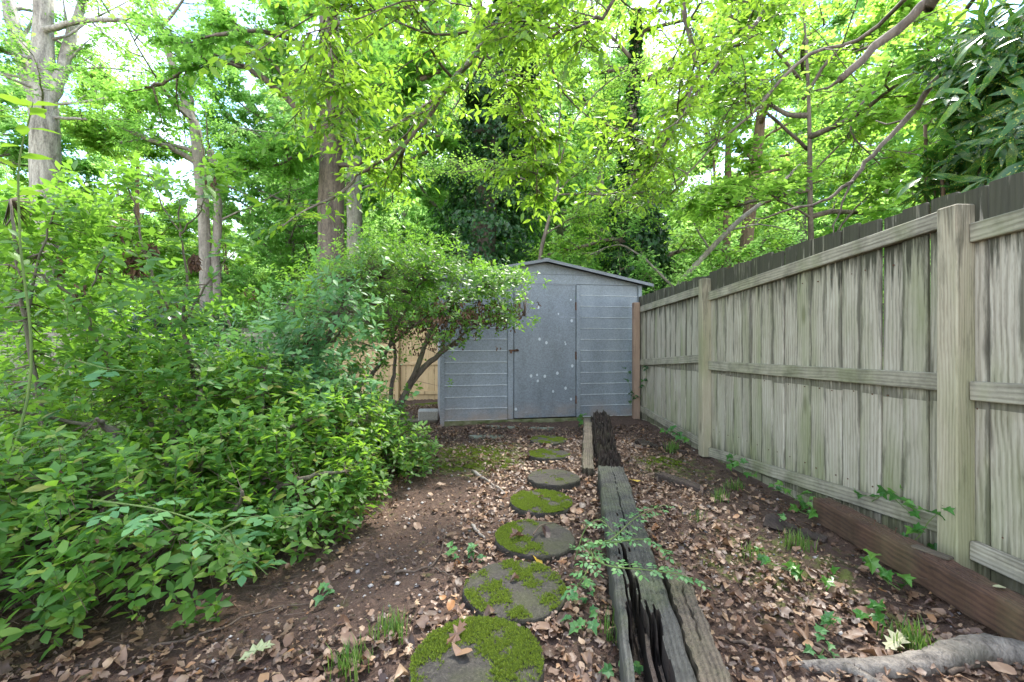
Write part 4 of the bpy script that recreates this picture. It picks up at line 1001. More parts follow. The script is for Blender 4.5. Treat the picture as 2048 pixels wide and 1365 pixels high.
named_tree('pale_oak_tree', 'big pale-barked forked oak at the far left', trunk(15, (95, 770, 52), (95, 560, 48), (92, 360, 46), (89, 240, 44), (84, 190, 42), (86, 100, 34), (88, -40, 28)), .4, M['bark_pale'],
    [(pts(15, (82, 200), (55, 150), (25, 40), (5, -40), dy=[0, .1, .3, .4]), .28, .14), (pts(15, (92, 210), (118, 150), (140, 80), (170, -10), dy=[0, .2, .5, .8]), .22, .12),
     (pts(15, (92, 235), (150, 238), (215, 240), (260, 240)), .06, .02), (pts(15, (85, 120), (30, 110), (-40, 80), dy=[0, -.6, -1.2]), .1, .04), (pts(14.8, (90, 60), (180, 40), (290, 50), (380, 90), dy=[0, -.5, -1.2, -1.8]), .1, .03)],
    'maple', .13, 6, 8, 7, 9, 4.5, .5)
named_tree('twin_stem_tree', 'slender grey twin-stemmed tree behind the old grey fence', trunk(14, (415, 760, 24), (412, 560, 22), (408, 445, 21), (400, 340, 22), (390, 256, 20), (380, 232, 17), (342, 120, 12), (297, -10, 9)), .2, M['bark_grey'],
    [(pts(14, (430, 740), (432, 520), (436, 420), (432, 360), (420, 300), dy=[.1, .1, .05, 0, 0]), .14, .10), (pts(14, (384, 240), (355, 215), (330, 185), (295, 175)), .11, .04), (pts(14, (385, 235), (380, 190), (378, 165), (400, 130), (440, 100)), .07, .03),
     (pts(14, (398, 330), (350, 300), (310, 285), (262, 265), dy=[0, -.4, -.8, -1]), .09, .05), (pts(14, (396, 310), (345, 290), (300, 282), (240, 285), dy=[0, -.2, -.4, -.6]), .07, .03)],
    'maple', .12, 6, 7, 7, 4, 3.2, .6)
named_tree('dark_trunk_tree', 'tall dark furrowed trunk with long arching limbs left of the shed', trunk(12.3, (658, 790, 62), (660, 620, 54), (662, 480, 50), (664, 300, 47), (664, 180, 46), (660, 60, 40), (655, -60, 36)), .35, M['bark_dark'],
    [(pts(12.2, (650, 275), (622, 253), (547, 171), (478, 130), (437, 123), (420, 135), (372, 140), (330, 165), (290, 175), dy=[0, -.1, -.3, -.5, -.6, -.7, -.8, -.9, -1]), .095, .03),
     (pts(12.2, (650, 215), (600, 195), (560, 140), (470, 60), (420, 0), dy=[0, -.2, -.4, -.8, -1]), .07, .03),
     (pts(12.2, (676, 250), (715, 212), (775, 190), (830, 165), (880, 140), dy=[0, -.1, -.2, -.3, -.4]), .13, .07),
     (pts(12.2, (675, 330), (720, 330), (770, 285), (820, 275), (880, 272), dy=[0, -.4, -.8, -1.0, -1.2]), .07, .03),
     (pts(12.2, (655, 300), (610, 300), (560, 330), (480, 340), dy=[0, -.4, -.8, -1.3]), .06, .02), (pts(12.2, (655, 150), (600, 90), (520, 60), (430, 70), dy=[0, -1, -2, -3]), .08, .03),
     (pts(12.2, (670, 120), (720, 60), (800, 20), (900, -20), dy=[0, -1, -2, -3]), .08, .03)],
    'maple', .125, 9, 12, 7, 6, 3.4, .5, tpl=MP)
named_tree('pale_trunk_tree', 'pale straight trunk half hidden behind the dark trunk', trunk(16, (712, 760, 34), (710, 500, 30), (706, 250, 27), (700, 20, 22)), .2, M['bark_pale'], [], 'wood_leaf', .14, 6, 7, 7, 10, 4.0, .45)
# ivy-clad trees
def ivy_tree(name, label, Y, axis, width, lean_r, n, limbs, mat_leaf='under_leaf', extra=6):
    root = named_tree(name, label, trunk(Y, *axis), .3, M['bark_dark'], limbs, mat_leaf, .12, 7, 8, 7, extra, 3.4, .55)
    A = spline([P(a, b, Y) for a, b, _ in axis], 8); base = np.array(root.location)
    t_ = rng.uniform(0, 1, n); i = t_ * (len(A) - 1); k = i.astype(int).clip(0, len(A) - 2); c = A[k] + (A[k + 1] - A[k]) * (i - k)[:, None]
    wd_ = np.interp(t_, np.linspace(0, 1, len(width)), width) / 2 / F * Y
    az = rng.uniform(0, 6.28, n)
    lump = 1 + .35 * np.sin(c[:, 2] * 3.1 + 2 * np.sin(az)) * np.sin(az * 2 + c[:, 2] * 1.7) + .2 * np.sin(c[:, 2] * 7 + az * 3)
    r_ = wd_ * lump * rng.uniform(.5, 1.05, n) ** .6
    out = np.stack([np.cos(az), np.sin(az), np.zeros(n)], 1)
    pos = c + out * r_[:, None] - base
    d = unit(out * .5 + np.array([0, 0, -.8]) + rng.standard_normal((n, 3)) * .5); nn = out + np.array([0, 0, .5]) + rng.standard_normal((n, 3)) * .4
    link('ivy_cover', make_mesh('ivy_cover', [scat(leaf2(.42, .25), pos, frames(d, nn), rng.uniform(.08, .17, n))], [M['ivy']]), root)
ivy_tree('ivy_clad_tree', 'tall trunk wrapped in dark green ivy behind the shed', 12.8, [(955, 760, 60), (965, 500, 50), (985, 300, 40), (1010, 150, 34), (1035, 20, 26), (1050, -60, 20)], [190, 180, 160, 130, 110, 80, 60], 0, 30000,
    [(pts(12.8, (1000, 250), (930, 270), (860, 300), (800, 330), dy=[0, -.4, -.9, -1.2]), .08, .03), (pts(12.8, (1010, 160), (1090, 130), (1180, 60), dy=[0, -.8, -1.4]), .08, .03), (pts(12.8, (990, 300), (1060, 330), (1130, 330), dy=[0, -.7, -1.2]), .05, .02)])
ivy_tree('ivy_clad_tree', 'shorter ivy-smothered trunk behind the shed roof and fence corner', 10.5, [(1285, 700, 40), (1278, 560, 36), (1268, 420, 32), (1262, 300, 26), (1268, 150, 20), (1275, 20, 14)], [135, 130, 100, 70, 14, 8, 6], 0, 15000,
    [(pts(10.5, (1290, 560), (1340, 510), (1400, 500), (1520, 505), dy=[0, -.2, -.4, -.6]), .06, .03), (pts(10.5, (1290, 530), (1240, 480), (1160, 495), (1095, 510), dy=[0, -.3, -.5, -.6]), .06, .03), (pts(10.5, (1265, 350), (1320, 300), (1370, 220), dy=[0, -.3, -.8]), .05, .02), (pts(10.5, (1265, 320), (1215, 250), (1150, 180), dy=[0, -.3, -.8]), .05, .02)])
named_tree('brown_trunk_tree', 'straight slender brown trunk rising behind the fence', trunk(12, (1452, 720, 17), (1452, 560, 16), (1455, 400, 14), (1458, 250, 12), (1462, 80, 9)), .1, M['bark_brown'], [], 'under_leaf', .12, 6, 7, 7, 8, 2.8, .5)
named_tree('brown_trunk_tree', 'thicker leaning brown trunk with ivy at its foot behind the fence', trunk(11.5, (1478, 720, 30), (1487, 560, 26), (1500, 420, 23), (1515, 300, 20), (1530, 150, 15)), .15, M['bark_brown'],
    [(pts(11.5, (1505, 400), (1560, 370), (1620, 330), dy=[0, -.3, -.8]), .05, .02)], 'under_leaf', .12, 6, 7, 7, 8, 2.8, .5)
named_tree('leaning_sapling', 'thin leaning sapling crossing behind the shed and fence corner', trunk(9.2, (1330, 650, 12), (1350, 580, 11), (1420, 500, 10), (1480, 440, 9), (1530, 400, 7), (1600, 330, 5)), .06, M['bark_grey'],
    [(pts(9.2, (1420, 500), (1385, 440), (1375, 380)), .02, .01), (pts(9.2, (1460, 460), (1520, 450), (1580, 460)), .02, .01), (pts(9.2, (1350, 580), (1290, 520), (1240, 490), (1180, 510)), .03, .01)], 'under_leaf', .07, 5, 5, 7, 0)
named_tree('thin_sapling', 'thin dark sapling standing just behind the shed ridge', trunk(9.4, (1076, 640, 8), (1080, 520, 8), (1095, 450, 7), (1112, 390, 6), (1118, 330, 4)), .05, M['bark_dark'],
    [(pts(9.4, (1090, 470), (1140, 440), (1190, 430)), .02, .008), (pts(9.4, (1112, 390), (1150, 350), (1215, 320)), .02, .008), (pts(9.4, (1105, 410), (1050, 360), (980, 340), (900, 350), dy=[0, -.3, -.6, -.8]), .02, .008),
     (pts(9.4, (1118, 340), (1090, 250), (1040, 180), (960, 140), dy=[0, -.3, -.6, -.8]), .02, .008), (pts(9.4, (1118, 335), (1150, 240), (1210, 170), (1290, 120), dy=[0, -.3, -.6, -.8]), .02, .008), (pts(9.4, (1112, 390), (1190, 390), (1280, 410), (1370, 400), dy=[0, -.3, -.5, -.8]), .02, .008), (pts(9.4, (1118, 340), (1120, 220), (1130, 110), (1120, 30)), .02, .008)], 'under_leaf', .075, 9, 7, 7, 0, sub_frac=.4)

RB = fan([(0, 0), (.2, -.06), (.42, .12), (.44, .42), (.26, .74), (0, 1.0), (-.26, .74), (-.44, .42), (-.42, .12), (-.2, -.06)], .1, 61)
named_tree('round_leaved_tree', 'round-leaved bright green tree filling the space above the middle of the fence', [(5.3, 7.6, -.2, .07), (5.2, 7.5, 1.6, .055), (5.0, 7.3, 3.2, .042), (4.9, 7.2, 5.2, .028), (4.8, 7.2, 7.0, .012)], .1, M['bark_dark'],
    [(pts(7.3, (1640, 520), (1700, 430), (1760, 380), (1830, 330), dy=[0, -.2, -.4, -.6]), .02, .006), (pts(7.3, (1625, 440), (1560, 400), (1480, 370), (1400, 380), dy=[0, -.2, -.4, -.6]), .02, .006), (pts(7.3, (1620, 350), (1690, 280), (1770, 230), (1860, 210), dy=[0, -.2, -.5, -.8]), .018, .006),
     (pts(7.3, (1615, 300), (1540, 230), (1470, 200), (1400, 210), dy=[0, -.2, -.5, -.8]), .03, .01), (pts(7.3, (1605, 200), (1660, 120), (1740, 60), (1820, 40), dy=[0, -.3, -.6, -.9]), .03, .01), (pts(7.3, (1600, 160), (1530, 80), (1450, 30), dy=[0, -.3, -.6]), .03, .01)],
    'under_leaf', .08, 9, 8, 7, 5, 2.4, .5, tpl=RB, twL=.4, sub_frac=.35)
# --- near tree whose limbs hang over the yard (its stem stands behind the fence, right of the frame)
stem = [(4.3, 1.6, -.2, .2), (4.25, 1.7, 2, .17), (4.1, 1.9, 4, .15), (3.8, 2.2, 6.0, .12), (3.5, 2.6, 8.0, .06)]
top_r = np.array([4.1, 1.9, 4.0])
OL = leaf8(.2, .18, .22, .36)
named_tree('overhanging_tree', 'tree with bright yellow-green leaves hanging over the yard from the right', stem, .2, M['bark_dark'],
    [([(3.9, 2.1, 5.2)] + pts(3.3, (1900, -40), (1860, 0), (1770, 75), (1680, 160), dy=[-.2, -.1, 0, 0]), .05, .026, 1),
     ([(4.0, 2.0, 4.6)] + pts(4.8, (2040, 40), (1890, 145), (1820, 230), (1745, 310), (1700, 365), (1640, 405), (1560, 425), dy=[-1.9, -1.5, -1.2, -1.2, -1.2, -1.2, -1.2]), .032, .008, 1),
     (pts(3.6, (1700, 365), (1680, 420), (1662, 478)), .010, .004, 1),
     ([(3.8, 2.2, 5.9), (2.6, 2.6, 5.2)] + pts(4.0, (1378, -60), (1365, 0), (1380, 80), (1396, 140), (1375, 200), (1335, 262), (1290, 300)), .036, .006),
     ([(3.7, 2.3, 6.3), (2.2, 2.6, 6.0), (.6, 3.1, 5.0)] + pts(3.8, (1040, 0), (1000, 70), (960, 100), (905, 165), (850, 240), (790, 305), (720, 348), (692, 375)), .05, .006),
     (pts(3.9, (962, 100), (1005, 140), (1035, 200), (1060, 260), (1075, 330), (1070, 380)), .010, .004),
     ([(2.2, 2.6, 6.0), (.2, 2.4, 5.6), (-.6, 2.8, 4.6)] + pts(3.4, (960, 10), (870, 70), (760, 30), (690, 10), (620, 30)), .016, .004),
     ([(-.6, 2.8, 4.6)] + pts(3.6, (700, -20), (650, 60), (690, 150), (700, 230)), .012, .004),
     ([(2.6, 2.6, 5.2)] + pts(4.6, (1560, -30), (1500, 60), (1440, 120), (1300, 330), (1230, 400)), .03, .006),
     ([(3.9, 2.1, 5.0)] + pts(5.6, (1760, 50), (1620, 110), (1500, 230), (1420, 300), (1340, 390)), .03, .008),
     ([(2.6, 2.6, 5.2), (1.2, 2.6, 4.8)] + pts(3.3, (1230, -10), (1180, 40), (1100, 70), (1050, 60)), .02, .006),
     ([(3.9, 2.1, 5.0)] + pts(6.5, (1850, 120), (1750, 180), (1700, 260), (1760, 330)), .03, .008)],
    'overhang', .086, 13, 7, 7, 0, tpl=OL, single=300, twL=.34, t0=.25, sub_frac=.24)

# ------------------------------------------------------------------ shrubs
AZL = leaf8(.23, .16, .14, .45)
def shrub(name, label, base, stems, tips, mat, L_, m, single, tpl, bark='bark_azalea', r=.018, cat_='shrub', dead=0, axis_up=.7, shoots=.16, jx=0.0):
    """stems: explicit limb paths (+ radii); tips: shoot end points; every shoot tip is joined to the nearest stem by a twig"""
    b = np.array([base[0], base[1], gz(*base)])
    root = thing(name, label, cat_, b)
    allp = []
    for s_ in stems:
        pth, ra, rb = s_
        S = spline(pth, 5); S[1:-1] += rng.normal(0, .006, S[1:-1].shape); allp.append(S)
        link('stem', make_mesh('stem', [join_tube(S - b, np.linspace(ra, rb, len(S)), 8, .07)], [M[bark]], True), root)
    A = np.concatenate(allp)
    tips = np.asarray(tips); near_ = np.empty(len(tips), int)
    for i in range(0, len(tips), 500):
        dd = np.linalg.norm(tips[i:i + 500, None] - A[None], axis=2) + np.where(A[None, :, 2] > tips[i:i + 500, None, 2] + .05, 10, 0); near_[i:i + 500] = dd.argmin(1)
    src = A[near_]; d = tips - src; l = np.linalg.norm(d, axis=1)
    ax = unit(unit(d) * .7 + np.array([0, 0, axis_up]) + rng.standard_normal(d.shape) * .25)
    mid = tips - ax * np.minimum(l * .35, shoots)[:, None]
    tw = [thin_twigs(src, mid - src, np.linalg.norm(mid - src, axis=1) * 1.02, np.clip(l * .006, .0018, .006)), thin_twigs(mid, tips - mid, np.linalg.norm(tips - mid, axis=1), .0016)]
    data = cat(whorls(tips, ax, m, L_, .25 if axis_up > 1 else .45), whorls(tips - ax * .07, ax, max(2, m // 2), L_ * .95, .2), twig_leaves(mid, ax, np.full(len(mid), shoots * .6), 3, L_ * .8))
    leaf_parts(root, tpl, mat, data, single, rest='foliage', twigs=tw)
    if dead:
        q = tips[rng.choice(len(tips), dead)] + np.array([0, 0, -.05]); k = dead * 7
        pos = np.repeat(q, 7, 0) + rng.normal(0, .022, (k, 3)) * [1, 1, 1.6] - b
        link('withered_bloom', make_mesh('withered_bloom', [scat(leaf8(.25, .9, .3), pos, frames(np.c_[rng.normal(0, .5, (k, 2)), -np.ones(k)], rng.standard_normal((k, 3))), rng.uniform(.02, .045, k))], [M['dead_leaf']]), root, kind='stuff')
    return root
def dome(c, rx, ry, rz, n, z0=.05, fill=.55, seed=0):
    """shoot tips over and inside an uneven dome"""
    r_ = np.random.default_rng(seed); o = []
    while len(o) < n:
        v = unit(r_.standard_normal(3)); v[2] = abs(v[2]) if r_.random() < .85 else v[2] * .5
        k = (1 + .22 * math.sin(v[0] * 5 + seed) * math.sin(v[1] * 4 + v[2] * 5)) * r_.uniform(fill, 1.0) ** .5
        p = np.array(c) + v * [rx, ry, rz] * k
        if p[2] > gz(p[0], p[1]) + z0: o.append(p)
    return np.array(o)
def fan_stems(base, targets, r, wob=.08):
    out = []
    for tg in targets:
        b = np.array([base[0] + rng.normal(0, .05), base[1] + rng.normal(0, .05), gz(*base) - .03]); e = np.array(tg)
        m1 = b + (e - b) * .35 + np.array([0, 0, .1]) + rng.normal(0, wob, 3); m2 = b + (e - b) * .7 + np.array([0, 0, .08]) + rng.normal(0, wob, 3)
        out.append(([b, m1, m2, e], r * rng.uniform(.8, 1.2), r * .3))
    return out
# front azalea, nearest the camera on the left
tp = np.concatenate([dome((-2.05, 2.25, .12), .95, .85, .72, 760, .12, .3, 1), dome((-1.55, 2.75, .1), .75, .7, .80, 520, .10, .3, 2), dome((-2.7, 2.0, .2), .6, .6, .85, 300, .2, .3, 3), dome((-2.15, 2.95, .70), .95, .5, .50, 330, .2, .2, 13)])
shrub('azalea_bush', 'large spreading green azalea nearest the camera at the lower left', (-1.9, 2.5),
      fan_stems((-1.75, 2.45), [(-1.3, 2.1, .45), (-2.3, 1.9, .5), (-2.0, 2.1, .8), (-1.2, 2.9, .7), (-1.7, 2.9, .85), (-2.6, 2.3, .8), (-1.0, 2.6, .4), (-2.2, 2.7, .9), (-1.5, 1.95, .3), (-2.8, 1.8, .7), (-2.2, 3.0, 1.05), (-1.7, 3.0, 1.0), (-2.7, 2.9, 1.05)], .024),
      tp, 'azalea', .070, 6, 300, AZL, dead=30, axis_up=1.5)
# second azalea, behind it towards the shed
tp = np.concatenate([dome((-1.4, 3.6, .12), .72, .7, .78, 640, .08, .3, 4), dome((-1.15, 4.05, .1), .42, .45, .5, 240, .06, .3, 5), dome((-2.1, 3.6, .15), .8, .8, .85, 540, .1, .3, 6)])
shrub('azalea_bush', 'dense middle azalea whose right edge overhangs the bare soil', (-1.4, 3.8),
      fan_stems((-1.4, 3.8), [(-.9, 3.8, .35), (-1.2, 3.3, .6), (-1.6, 3.5, .8), (-1.9, 4.0, .9), (-1.1, 4.2, .4), (-2.3, 3.5, .8), (-1.3, 4.2, .8)], .022),
      tp, 'azalea', .058, 6, 200, AZL, dead=30, axis_up=1.5)
# tall open shrub at the left with fanned stems
b3 = P(385, 745, 3.0)
st3 = [([np.array([-2.15, 3.05, -.02]), P(400, 820, 3.0), P(385, 740, 3.0), P(365, 655, 3.0)], .017, .012),
       ([P(365, 655, 3.0), P(372, 560, 3.0), P(363, 470, 3.0), P(358, 400, 3.0)], .010, .004), ([P(365, 655, 3.0), P(320, 590, 2.95), P(290, 500, 2.9), P(272, 420, 2.85), P(255, 370, 2.8)], .010, .004),
       ([P(365, 655, 3.0), P(400, 590, 3.0), P(440, 540, 3.05), P(470, 500, 3.1)], .008, .003), ([P(363, 470, 3.0), P(400, 420, 3.0), P(430, 370, 3.0)], .006, .003), ([P(363, 470, 3.0), P(330, 420, 3.0), P(300, 350, 3.0)], .006, .003),
       ([np.array([-2.3, 3.1, -.02]), P(275, 790, 2.9), P(200, 690, 2.85), P(165, 610, 2.8), P(95, 560, 2.7), P(20, 530, 2.6)], .018, .006), ([P(165, 610, 2.8), P(185, 560, 2.8), P(215, 500, 2.85)], .008, .003),
       ([np.array([-2.9, 2.9, -.02]), P(80, 800, 2.7), P(50, 640, 2.7), P(35, 500, 2.6), P(20, 400, 2.6)], .016, .006), ([P(50, 640, 2.7), P(90, 480, 2.7), P(120, 400, 2.7)], .009, .003)]
tp = np.concatenate([np.array([P(x_, y_, yy) for x_, y_, yy in zip(rng.normal(cx_, sx_, n), rng.normal(cy_, sy_, n), rng.normal(2.95, .22, n))]) for cx_, cy_, sx_, sy_, n in
    ((270, 355, 45, 22, 22), (360, 365, 45, 22, 22), (440, 345, 20, 20, 8), (470, 490, 22, 12, 8), (130, 410, 70, 35, 44), (60, 490, 60, 45, 60), (180, 500, 80, 35, 40), (300, 570, 70, 40, 26), (430, 600, 40, 30, 14), (120, 600, 90, 30, 70), (330, 690, 90, 30, 46), (180, 680, 120, 30, 80), (250, 740, 140, 25, 70))])
shrub('tall_azalea', 'tall open azalea with fanned bare stems at the left', (-2.3, 3.05), st3, tp, 'azalea_small', .074, 6, 200, AZL, dead=22, axis_up=1.2)
for cx_, cy_, sz in ((268, 520, .036), (300, 500, .024), (392, 520, .022), (622, 672, .034)):
    n = 90 if sz > .03 else 60; Yd = 2.95 if cx_ < 500 else 4.0; c = P(cx_, cy_, Yd); pos = c + np.clip(rng.normal(0, 1, (n, 3)), -1.6, 1.6) * [sz * .6, sz * .6, sz * 1.2]
    tag(link('withered_leaf_cluster', make_mesh('withered_leaf_cluster', [scat(leaf8(.2, .9, .3), pos, frames(np.c_[rng.normal(0, .35, (n, 2)), -np.ones(n)], rng.standard_normal((n, 3))), rng.uniform(.04, .075, n))], [M['dead_leaf']])),
        {268: 'largest brown withered leaf cluster hanging in the tall azalea', 300: 'brown withered cluster just right of the largest one', 392: 'brown withered cluster hanging in front of the twin-stemmed tree', 622: 'brown withered cluster beside the leaning grey azalea stem'}[cx_], 'dead leaves')
# young whip in front, far left
wp = [np.array([-2.3, 1.75, -.02]), P(55, 800, 1.95), P(40, 480, 1.95), P(38, 330, 1.95), P(58, 240, 1.95), P(66, 205, 1.95)]
S = spline(wp, 6); rt = thing('young_shoot', 'single upright young shoot with big yellow-green leaves at the far left', 'shoot', (-2.3, 1.75, gz(-2.3, 1.75))); bb = np.array(rt.location)
link('stem', make_mesh('stem', [join_tube(S - bb, np.linspace(.006, .002, len(S)), 6, .02)], [M['green_stem']], True), rt)
tl = np.array([along(S, t_)[0] for t_ in np.linspace(.5, 1, 13)]); th = np.arange(13) * 2.3
d_ = np.c_[np.cos(th), np.sin(th) * .6, np.full(13, .25)]
leaf_parts(rt, leaf8(.2, .2, .2, .4), 'overhang', (tl, unit(d_), np.tile([0, 0, 1.], (13, 1)) + rng.normal(0, .2, (13, 3)), np.full(13, .115)), 12)

# dark laurel behind the azaleas
tp = dome((-3.9, 5.2, .5), .9, .7, 1.2, 260, .3, .3, 9)
shrub('dark_laurel', 'dark glossy laurel bush behind the tall azalea', (-3.6, 5.0), fan_stems((-3.6, 5.0), [(-3.2, 4.8, 1.6), (-4.1, 5.0, 1.5), (-3.6, 5.3, 1.8), (-3.9, 4.7, 1.0), (-3.1, 5.2, 1.0)], .03), tp, 'laurel', .13, 6, 0, leaf8(.17, .15, .2, .42), axis_up=.6)
tp = dome((-4.6, 4.2, .3), 1.1, .9, 1.1, 300, .2, .3, 10)
shrub('left_azalea', 'leafy azalea standing behind the tall one at the left edge', (-4.4, 4.1), fan_stems((-4.4, 4.1), [(-4.0, 4.0, 1.0), (-5.1, 4.2, 1.0), (-4.6, 4.5, 1.2), (-4.2, 3.8, .9)], .03), tp, 'azalea_small', .085, 6, 0, AZL, axis_up=.6)

# azalea grown into a small tree, in front of the shed's left half
st4 = [([P(800, 905, 5.0), P(790, 845, 5.05), P(815, 780, 5.1), P(850, 735, 5.1), P(900, 692, 5.1), P(914, 692, 5.1)], .05, .022),
       ([P(815, 780, 5.1), P(840, 720, 5.0), P(862, 660, 5.0), P(900, 610, 5.0), P(960, 580, 5.0)], .035, .012),
       ([P(665, 905, 4.9), P(682, 832, 4.9), P(705, 785, 4.95), P(740, 755, 5.0), P(772, 705, 5.0), P(800, 640, 5.0)], .045, .015),
       ([P(772, 700, 5.0), P(830, 650, 4.9), P(900, 600, 4.9)], .02, .008), ([P(900, 692, 5.1), P(940, 660, 5.0), P(1000, 640, 4.95), P(1050, 632, 4.9)], .016, .005),
       ([P(785, 850, 5.1), P(782, 780, 5.15), P(790, 730, 5.2), P(780, 640, 5.2), P(760, 560, 5.2)], .03, .01), ([P(800, 640, 5.0), P(850, 560, 5.0), P(930, 520, 5.0)], .016, .006)]
tp = np.concatenate([np.array([P(x_, y_, yy) for x_, y_, yy in zip(rng.normal(cx_, sx_, n), rng.normal(cy_, sy_, n), rng.normal(5.0, .38, n))]) for cx_, cy_, sx_, sy_, n in
    ((690, 530, 55, 10, 110), (760, 500, 50, 9, 110), (830, 520, 60, 7, 120), (900, 535, 60, 7, 130), (970, 548, 45, 7, 120), (720, 575, 60, 10, 110), (820, 565, 70, 10, 90), (920, 585, 55, 9, 80), (1000, 580, 30, 10, 50), (830, 615, 60, 12, 50), (930, 630, 45, 12, 60), (1015, 636, 26, 8, 34), (760, 650, 60, 16, 80), (680, 640, 45, 25, 80), (900, 672, 30, 12, 30), (740, 730, 60, 30, 50), (650, 590, 40, 25, 60), (800, 470, 50, 14, 50), (860, 490, 40, 14, 50), (1030, 548, 22, 7, 40), (1010, 612, 26, 8, 36), (720, 480, 50, 14, 40), (640, 540, 40, 14, 50))])
az4 = shrub('azalea_tree', 'old azalea grown like a small tree with slanting grey stems in front of the shed', (-1.35, 5.0), st4, tp, 'azalea_small', .054, 6, 0, AZL, dead=0, axis_up=.8, shoots=.12)
n = 330; q = np.array([P(a, b, yy) for a, b, yy in zip(np.concatenate([rng.normal(930, 45, 220), rng.normal(850, 50, 110)]), np.concatenate([rng.normal(628, 16, 220), rng.normal(660, 22, 110)]), rng.normal(4.95, .3, n))])
k = n * 5; pos = np.repeat(q, 5, 0) + rng.normal(0, .02, (k, 3)) - np.array(az4.location)
link('withered_bloom', make_mesh('withered_bloom', [scat(leaf8(.25, .9, .3), pos, frames(np.c_[rng.normal(0, .5, (k, 2)), -np.ones(k)], rng.standard_normal((k, 3))), rng.uniform(.025, .05, k))], [M['dead_leaf']]), az4, kind='stuff')
# leaning grey-stemmed shrub between them
st5 = [([P(380, 910, 3.9), P(430, 870, 3.9), P(490, 825, 3.9), P(560, 785, 3.9), P(610, 745, 3.9), P(650, 690, 3.9), P(678, 630, 3.9), P(692, 590, 3.9)], .042, .022),
       ([P(640, 705, 3.9), P(668, 680, 3.9), P(690, 650, 3.8), P(700, 625, 3.8)], .012, .006), ([P(560, 785, 3.9), P(600, 772, 3.8), P(650, 775, 3.7)], .014, .008)]
tp = np.concatenate([np.array([P(x_, y_, yy) for x_, y_, yy in zip(rng.normal(cx_, sx_, n), rng.normal(cy_, sy_, n), rng.normal(3.9, .3, n))]) for cx_, cy_, sx_, sy_, n in
    ((600, 640, 70, 35, 110), (690, 600, 50, 40, 70), (540, 700, 80, 40, 150), (640, 740, 60, 40, 110), (480, 770, 80, 30, 170), (560, 800, 80, 30, 160), (650, 790, 60, 30, 80), (330, 780, 80, 25, 80), (400, 720, 60, 30, 70))])
shrub('leaning_shrub', 'shrub with one thick leaning grey stem in front of the tan fence', (-2.85, 3.9), st5, tp, 'creeper', .075, 5, 0, AZL, axis_up=.6)

# spotted laurel reaching over the fence at the right
base = (2.95, 2.3)
tgt = [P(1880, 330, 2.9), P(1850, 250, 3.0), P(1900, 130, 3.0), P(1960, 90, 2.8), P(1980, 230, 2.7), P(2030, 150, 2.6), P(1960, 330, 2.75), P(2060, 300, 2.5), P(1870, 380, 3.0)]
st6 = fan_stems(base, tgt, .03, .1)
tp = np.concatenate([np.array([P(x_, y_, yy) for x_, y_, yy in zip(rng.normal(cx_, sx_, n), rng.normal(cy_, sy_, n), rng.normal(yd_, .13, n))]) for cx_, cy_, sx_, sy_, n, yd_ in
    ((1890, 350, 35, 22, 26, 2.95), (1950, 310, 40, 30, 30, 2.85), (2030, 290, 40, 40, 34, 2.65), (1910, 230, 30, 30, 14, 2.95), (1980, 170, 50, 35, 34, 2.8), (1900, 120, 35, 20, 16, 2.95), (2060, 130, 40, 50, 30, 2.55), (2000, 80, 50, 25, 20, 2.7), (2100, 240, 50, 80, 40, 2.45))])
tp = tp[tp[:, 2] > 1.98]
shrub('spotted_laurel', 'dark glossy yellow-spotted laurel reaching over the fence at the upper right', base, st6, tp, 'aucuba', .165, 6, 300, leaf8(.115, .2, .38, .45), 'bark_brown', cat_='shrub', axis_up=.1, shoots=.14)

# ------------------------------------------------------------------ ivy, seedlings and creeper
IVT = fan(IVY, .16, 50)
def ivy_plant(spots, label, size=.06, mat='ivy_young', name='ivy_sprig', climb=None):
    """spots: world points each leaf grows from"""
    b = np.array([spots[0][0], spots[0][1], gz(spots[0][0], spots[0][1])]); rt = thing(name, label, 'ivy' if 'ivy' in name else 'seedling', b)
    S = spline(spots, 4) if len(spots) > 2 else np.array(spots)
    link('stem', make_mesh('stem', [join_tube(S - b, np.linspace(.003, .0015, len(S)), 5, .0)], [M['green_stem']]), rt)
    me = make_mesh('leaf', [(IVT[0], IVT[1], 0)], [M[mat]])
    for p in spots:
        for _ in range(3):
            d = unit(np.array([rng.normal(-.3, .7), rng.normal(-.5, .6), rng.normal(-.1, .3)])); n_ = np.array([rng.normal(-.25, .3), rng.normal(-.35, .3), .8])
            o = bpy.data.objects.new('leaf', me); COL.objects.link(o); o.parent = rt
            place(o, np.array(p) - b + rng.normal(0, size * .45, 3) * [1, 1, .5] + np.array([0, 0, .03]), frames(d[None], n_[None])[0], size * rng.uniform(.7, 1.2))
def fpt(Y, z, off=-.02): return np.array([2.2 - .053 * Y + off, Y, z])
ivy_plant([fpt(3.95, .06), fpt(3.85, .14), fpt(3.75, .1), fpt(3.65, .06)], 'ivy clump at the fence foot just right of the middle post', .07)
ivy_plant([fpt(5.3, .08), fpt(5.1, .16), fpt(4.95, .12), fpt(4.85, .1)], 'ivy clump at the fence foot left of the middle post', .075)
ivy_plant([fpt(3.35, .04), fpt(3.2, .08), fpt(3.1, .06), fpt(3.0, .05)], 'ivy runner at the fence foot between the middle post and the beam', .065)
ivy_plant([fpt(2.95, .03, -.1), fpt(2.8, .06, -.14), fpt(2.72, .08, -.2)], 'pale young ivy at the far end of the brown beam', .065)
ivy_plant([fpt(2.55, .24, .04), fpt(2.45, .32, .04), fpt(2.38, .3, .03), fpt(2.3, .26, .03)], 'ivy growing behind the brown beam on the lowest rail', .07)
ivy_plant([fpt(2.12, .34, -.01), fpt(2.16, .28, -.02), fpt(2.2, .2, -.02), fpt(2.25, .12, -.03)][::-1], 'ivy trailing down beside the near fence post', .07)
